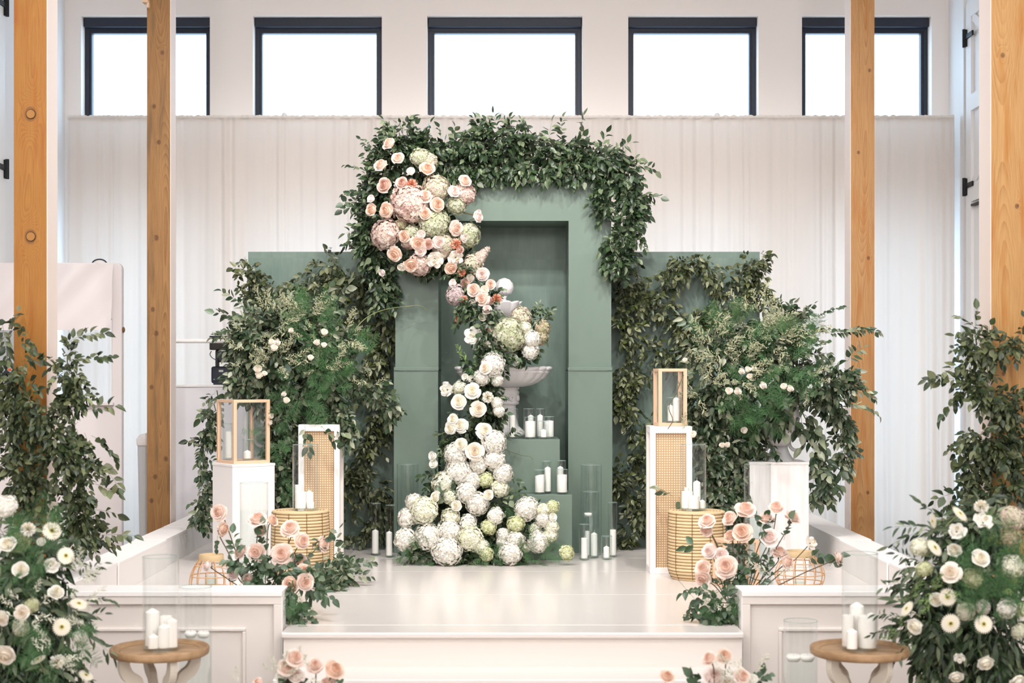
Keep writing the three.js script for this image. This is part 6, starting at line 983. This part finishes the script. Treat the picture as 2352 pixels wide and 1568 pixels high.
[['bo', 1712, 1171, 44, 'topmost, wide and pale', 0, [-0.1, 0.8, 0.7]], ['br', 1783, 1167, 38, 'top right on a tall stem', 0, [0.1, 0.8, 0.6]], ['bo', 1820, 1188, 37, 'top far right seen from behind', 0.05, [0.3, 0.7, 0.3]], ['bo', 1760, 1192, 37, 'between the two tallest, seen from the side', 0.05, [0, 0.8, 0.3]], ['br', 1678, 1191, 36, 'left below the topmost', 0.02, [-0.5, 0.5, 0.6]], ['bo', 1625, 1197, 36, 'upper of the far left pair', 0, [-0.2, 0.7, 0.6]], ['br', 1622, 1216, 32, 'lower of the far left pair', 0.02, [-0.5, -0.2, 0.8]], ['po', 1705, 1222, 42, 'with a deep peach heart', -0.04, [-0.2, 0.4, 0.9]], ['bp', 1678, 1233, 34, 'yellowish, left of the peach-hearted one', 0, [-0.3, 0.6, 0.5]], ['pr', 1767, 1234, 44, 'big in the middle with a drooping petal', -0.05, [0, 0.3, 1]],
  ['bo', 1790, 1270, 36, 'below the big middle one, seen from behind', 0.04, [0.2, 0.7, 0.3]], ['bo', 1809, 1291, 32, 'lowest right, before the wicker lantern', 0, [0.5, 0.2, 0.6]], ['co', 1864, 1246, 31, 'on a leaning stem at right', 0, [0.5, 0.4, 0.7]], ['bo', 1924, 1281, 31, 'farthest right, beside the table cylinder', 0, [1, 0.1, 0.3]], ['pr', 1631, 1267, 36, 'left one of the middle left pair', -0.05, [-0.5, 0.3, 0.8]], ['pr', 1658, 1274, 35, 'right one of the middle left pair', -0.06, [-0.3, 0.3, 0.8]], ['bo', 1669, 1302, 49, 'largest, low at the left', -0.15, [-0.2, 0.3, 1]], ['br', 1617, 1306, 40, 'upper one at the lower left edge', -0.15, [-0.6, 0.3, 0.7]], ['br', 1614, 1328, 38, 'lower one at the lower left edge', -0.17, [-0.5, -0.1, 0.9]], ['sw', 1637, 1369, 18, 'upper one at the foot of the arrangement', -0.3, [-0.2, 0.1, 1]], ['sw', 1639, 1400, 13, 'lower one at the foot of the arrangement', -0.35, [-0.2, 0.1, 1]]].forEach(([c, x, y, s, l, dz, f]) => flower(c, x, y, s, 9.02 + dz, 'on the right stage corner, ' + l, GR, { face: f, stemTo: [1700 + (x - 1700) * 0.32, x < 1680 && y > 1260 ? 1385 : 1352, 9.03 + Math.min(dz, 0) * 0.6] }));

// sprays in the two large greenery arrangements
const GS = 'cream spray roses in the large greenery';
[[622, 787, 15, 11.15, 'left of the trio in the left greenery'], [640, 788, 16, 11.15, 'right of the trio in the left greenery'], [629, 801, 16, 11.12, 'lowest of the trio in the left greenery'], [592, 849, 18, 11.15, 'upper one of the left clump in the left greenery'], [594, 864, 17, 11.14, 'lower one of the left clump in the left greenery'], [607, 859, 12, 11.15, 'small right one of the left clump in the left greenery'], [654, 906, 13, 11.2, 'upper of the pair below the middle of the left greenery'], [657, 921, 15, 11.2, 'lower of the pair below the middle of the left greenery'], [744, 764, 15, 11.2, 'alone at the upper right of the left greenery'], [729, 788, 15, 11.2, 'left of the middle right pair in the left greenery'], [744, 794, 13, 11.2, 'right of the middle right pair in the left greenery'], [713, 823, 14, 11.18, 'low right in the left greenery near the seed sprays'], [624, 957, 13, 11.3, 'upper one beside the top of the wide lantern'], [621, 972, 12, 11.3, 'lower one beside the top of the wide lantern'], [670, 760, 12, 11.2, 'uppermost in the left greenery'],
  [1701, 854, 15, 11.0, 'left of the row of three in the right greenery'], [1717, 850, 14, 11.0, 'middle of the row of three in the right greenery'], [1730, 847, 13, 11.0, 'right of the row of three in the right greenery'], [1723, 866, 14, 11.0, 'under the row of three in the right greenery'], [1674, 900, 17, 10.95, 'left of the low pair in the right greenery'], [1692, 900, 17, 10.95, 'right of the low pair in the right greenery'], [1750, 887, 18, 10.95, 'alone in the fern of the right greenery'], [1801, 889, 15, 10.95, 'left of the right pair in the right greenery'], [1813, 894, 16, 10.95, 'right of the right pair in the right greenery'], [1710, 990, 15, 11.15, 'alone in the hanging leaves of the right greenery'], [1592, 999, 16, 10.9, 'behind the candle cylinder on the right drum'], [1659, 1024, 13, 11.15, 'left of the lowest pair in the right greenery'], [1672, 1023, 13, 11.15, 'right of the lowest pair in the right greenery'], [1574, 828, 11, 11.1, 'at the upper left edge of the right greenery']].forEach(([x, y, s, d, l]) => flower('sc', x, y, s * 1.1, d, l, GS, { face: [0.8 * sgn(), 0.5 + 0.5 * rnd(), 0.8] }));

// white arrangements at the frame's left and right edge
const GE = 'flowers of the white arrangement at the left edge', GF = 'flowers of the white arrangement at the right edge';
[['hw', 12, 1163, 58, 'topmost at the left edge', 0], ['ge', 119, 1219, 46, 'tilted, top right of the left edge arrangement', 0, [0.6, 0.4, 0.7]], ['wm', 64, 1216, 38, 'upper middle of the left edge arrangement', 0], ['hm', 44, 1244, 48, 'behind a white rose at the left edge', 0.08], ['wb', 18, 1252, 42, 'in front of the lime hydrangea at the left edge', -0.08], ['ge', 151, 1276, 42, 'at the right side of the left edge arrangement', 0, [0.4, 0.3, 0.8]], ['wb', 49, 1309, 38, 'left of centre in the left edge arrangement', -0.05], ['wb', 130, 1362, 37, 'bud-like at right centre of the left edge arrangement', -0.05, [0.3, 0.6, 0.7]], ['ge', 181, 1387, 44, 'turned sideways at the far right of the left edge arrangement', 0, [0.4, 0.85, 0.35]], ['ge', 142, 1439, 44, 'facing front, low right in the left edge arrangement', -0.05, [0.3, 0.15, 1]],
  ['wc', 51, 1407, 32, 'small, centre left of the left edge arrangement', -0.1], ['wc', 12, 1504, 44, 'large cream, low at the left edge', -0.1], ['hw', 184, 1464, 36, 'lower right of the left edge arrangement', 0.02], ['wm', 131, 1518, 38, 'near the bottom of the left edge arrangement', 0], ['ge', 88, 1515, 40, 'bottom, turned upward in the left edge arrangement', 0, [-0.3, 0.9, 0.4]], ['ge', 197, 1551, 38, 'lowest right, turned upward at the left edge', 0, [0.3, 0.9, 0.3]], ['hm', 73, 1390, 34, 'greenish, middle of the left edge arrangement', 0.02], ['wc', 4, 1419, 32, 'cut by the left edge of the photo', -0.08], ['wo', 118, 1297, 34, 'under the right gerbera in the left edge arrangement', 0], ['hc', 48, 1440, 40, 'low behind the small cream rose at the left edge', 0.06], ['sw', 95, 1246, 22, 'tiny, below the tilted gerbera at the left edge', 0]].forEach(([c, x, y, s, l, dz, f]) => flower(c, x, y, s, 7.12 + dz, l, GE, { face: f ?? [(x - 40) / 130, (1380 - y) / 200 + 0.1, 1] }));
[['ge', 2183, 1431, 47, 'lowest left of the three facing the camera at the right edge', -0.08, [0, 0.05, 1]], ['ge', 2259, 1433, 45, 'lower right of the three facing the camera at the right edge', -0.06, [0.15, 0.2, 1]], ['ge', 2177, 1371, 43, 'upper of the three facing the camera at the right edge', -0.05, [-0.45, 0.1, 0.8]], ['ge', 2084, 1398, 42, 'edge-on at the far left of the right edge arrangement', 0, [-0.8, 0.5, 0.2]], ['ge', 2146, 1258, 46, 'tilted, upper left of the right edge arrangement', 0, [0.6, 0.6, 0.5]], ['ge', 2204, 1180, 46, 'topmost, tilted at the right edge arrangement', 0, [0.55, 0.6, 0.5]], ['ge', 2144, 1196, 36, 'side-on, high on its own stem at the right edge arrangement', 0, [-1, 0.1, 0.15]], ['wc', 2183, 1315, 44, 'full cream one, centre left of the right edge arrangement', -0.1], ['wb', 2250, 1284, 43, 'rounded, centre of the right edge arrangement', -0.08], ['hm', 2235, 1327, 46, 'below the rounded centre rose at the right edge', 0], ['hc', 2326, 1303, 56, 'pale, at the right border', -0.02],
  ['hb', 2326, 1190, 60, 'large, top right corner', 0], ['ha', 2322, 1230, 52, 'under the large pink and green one at top right', 0.02], ['hw', 2313, 1397, 46, 'right, beside the gerberas', -0.04], ['wb', 2102, 1439, 38, 'lower left of the right edge arrangement', -0.06], ['wb', 2263, 1521, 40, 'bottom centre of the right edge arrangement', -0.08], ['wo', 2260, 1196, 41, 'upper, under the tall stems at the right edge arrangement', -0.03], ['hc', 2111, 1256, 42, 'upper far left of the right edge arrangement', 0.04], ['wo', 2198, 1218, 38, 'under the topmost gerbera at the right edge arrangement', 0], ['wm', 2254, 1164, 36, 'at the very top of the right edge arrangement', 0], ['wb', 2192, 1263, 34, 'half hidden above the full cream rose at the right edge', 0.04], ['hm', 2123, 1306, 36, 'far left middle of the right edge arrangement', 0.03], ['wb', 2150, 1378, 32, 'beside the upper front-facing gerbera', 0.03], ['hc', 2219, 1404, 42, 'between the three front-facing gerberas', 0.04], ['wb', 2195, 1552, 35, 'cut by the lower border, left', -0.05], ['wb', 2338, 1560, 38, 'cut by the lower right corner', -0.05], ['hw', 2258, 1394, 34, 'behind the right front-facing gerbera', 0.04], ['wo', 2204, 1512, 24, 'small, low among the dark leaves at right', 0], ['hm', 2346, 1400, 34, 'cut by the right border of the photo', 0.04], ['hc', 2340, 1450, 36, 'low at the right border under the lime one', 0.06]].forEach(([c, x, y, s, l, dz, f]) => flower(c, x, y, s, 7.05 + dz, l, GF, { face: f ?? [(x - 2250) / 180, (1360 - y) / 200 + 0.1, 1] }));

// low roses in front of the steps
const GA = 'roses of the low aisle arrangements';
[['bo', 676, 1511, 42, 'highest in the low arrangement at the bottom left'], ['br', 660, 1532, 44, 'left front in the low arrangement at the bottom left'], ['bo', 724, 1529, 36, 'on the thin stem in the low arrangement at the bottom left'], ['bp', 766, 1541, 52, 'largest at the right of the bottom left arrangement'], ['pr', 680, 1555, 38, 'lowest in the bottom left arrangement'], ['sw', 646, 1557, 30, 'at the left in the bottom left arrangement'], ['br', 594, 1568, 28, 'cut by the lower border at far left'], ['bo', 752, 1572, 40, 'cut by the lower border under the largest rose'],
  ['bp', 1532, 1555, 36, 'apart at the left of the bottom right arrangement'], ['br', 1630, 1513, 36, 'left one of the tall pair at the bottom right'], ['bp', 1665, 1507, 37, 'right one of the tall pair at the bottom right'], ['pr', 1640, 1556, 50, 'large, low in the bottom right arrangement'], ['bo', 1704, 1553, 36, 'right in the bottom right arrangement'], ['sw', 1728, 1562, 28, 'at the far right of the bottom right arrangement'], ['br', 1668, 1572, 36, 'cut by the lower border at bottom right']].forEach(([c, x, y, s, l], i) => flower(c, x, y, s, 6.98 + 0.03 * (i % 3), l, GA, { face: [sgn() * 0.4, 0.6, 0.7], stemTo: [(x < 1200 ? 680 : 1640) + (x - (x < 1200 ? 680 : 1640)) * 0.5, 1848, 7.05] }));

shadow(scene);
renderer.render(scene, camera);
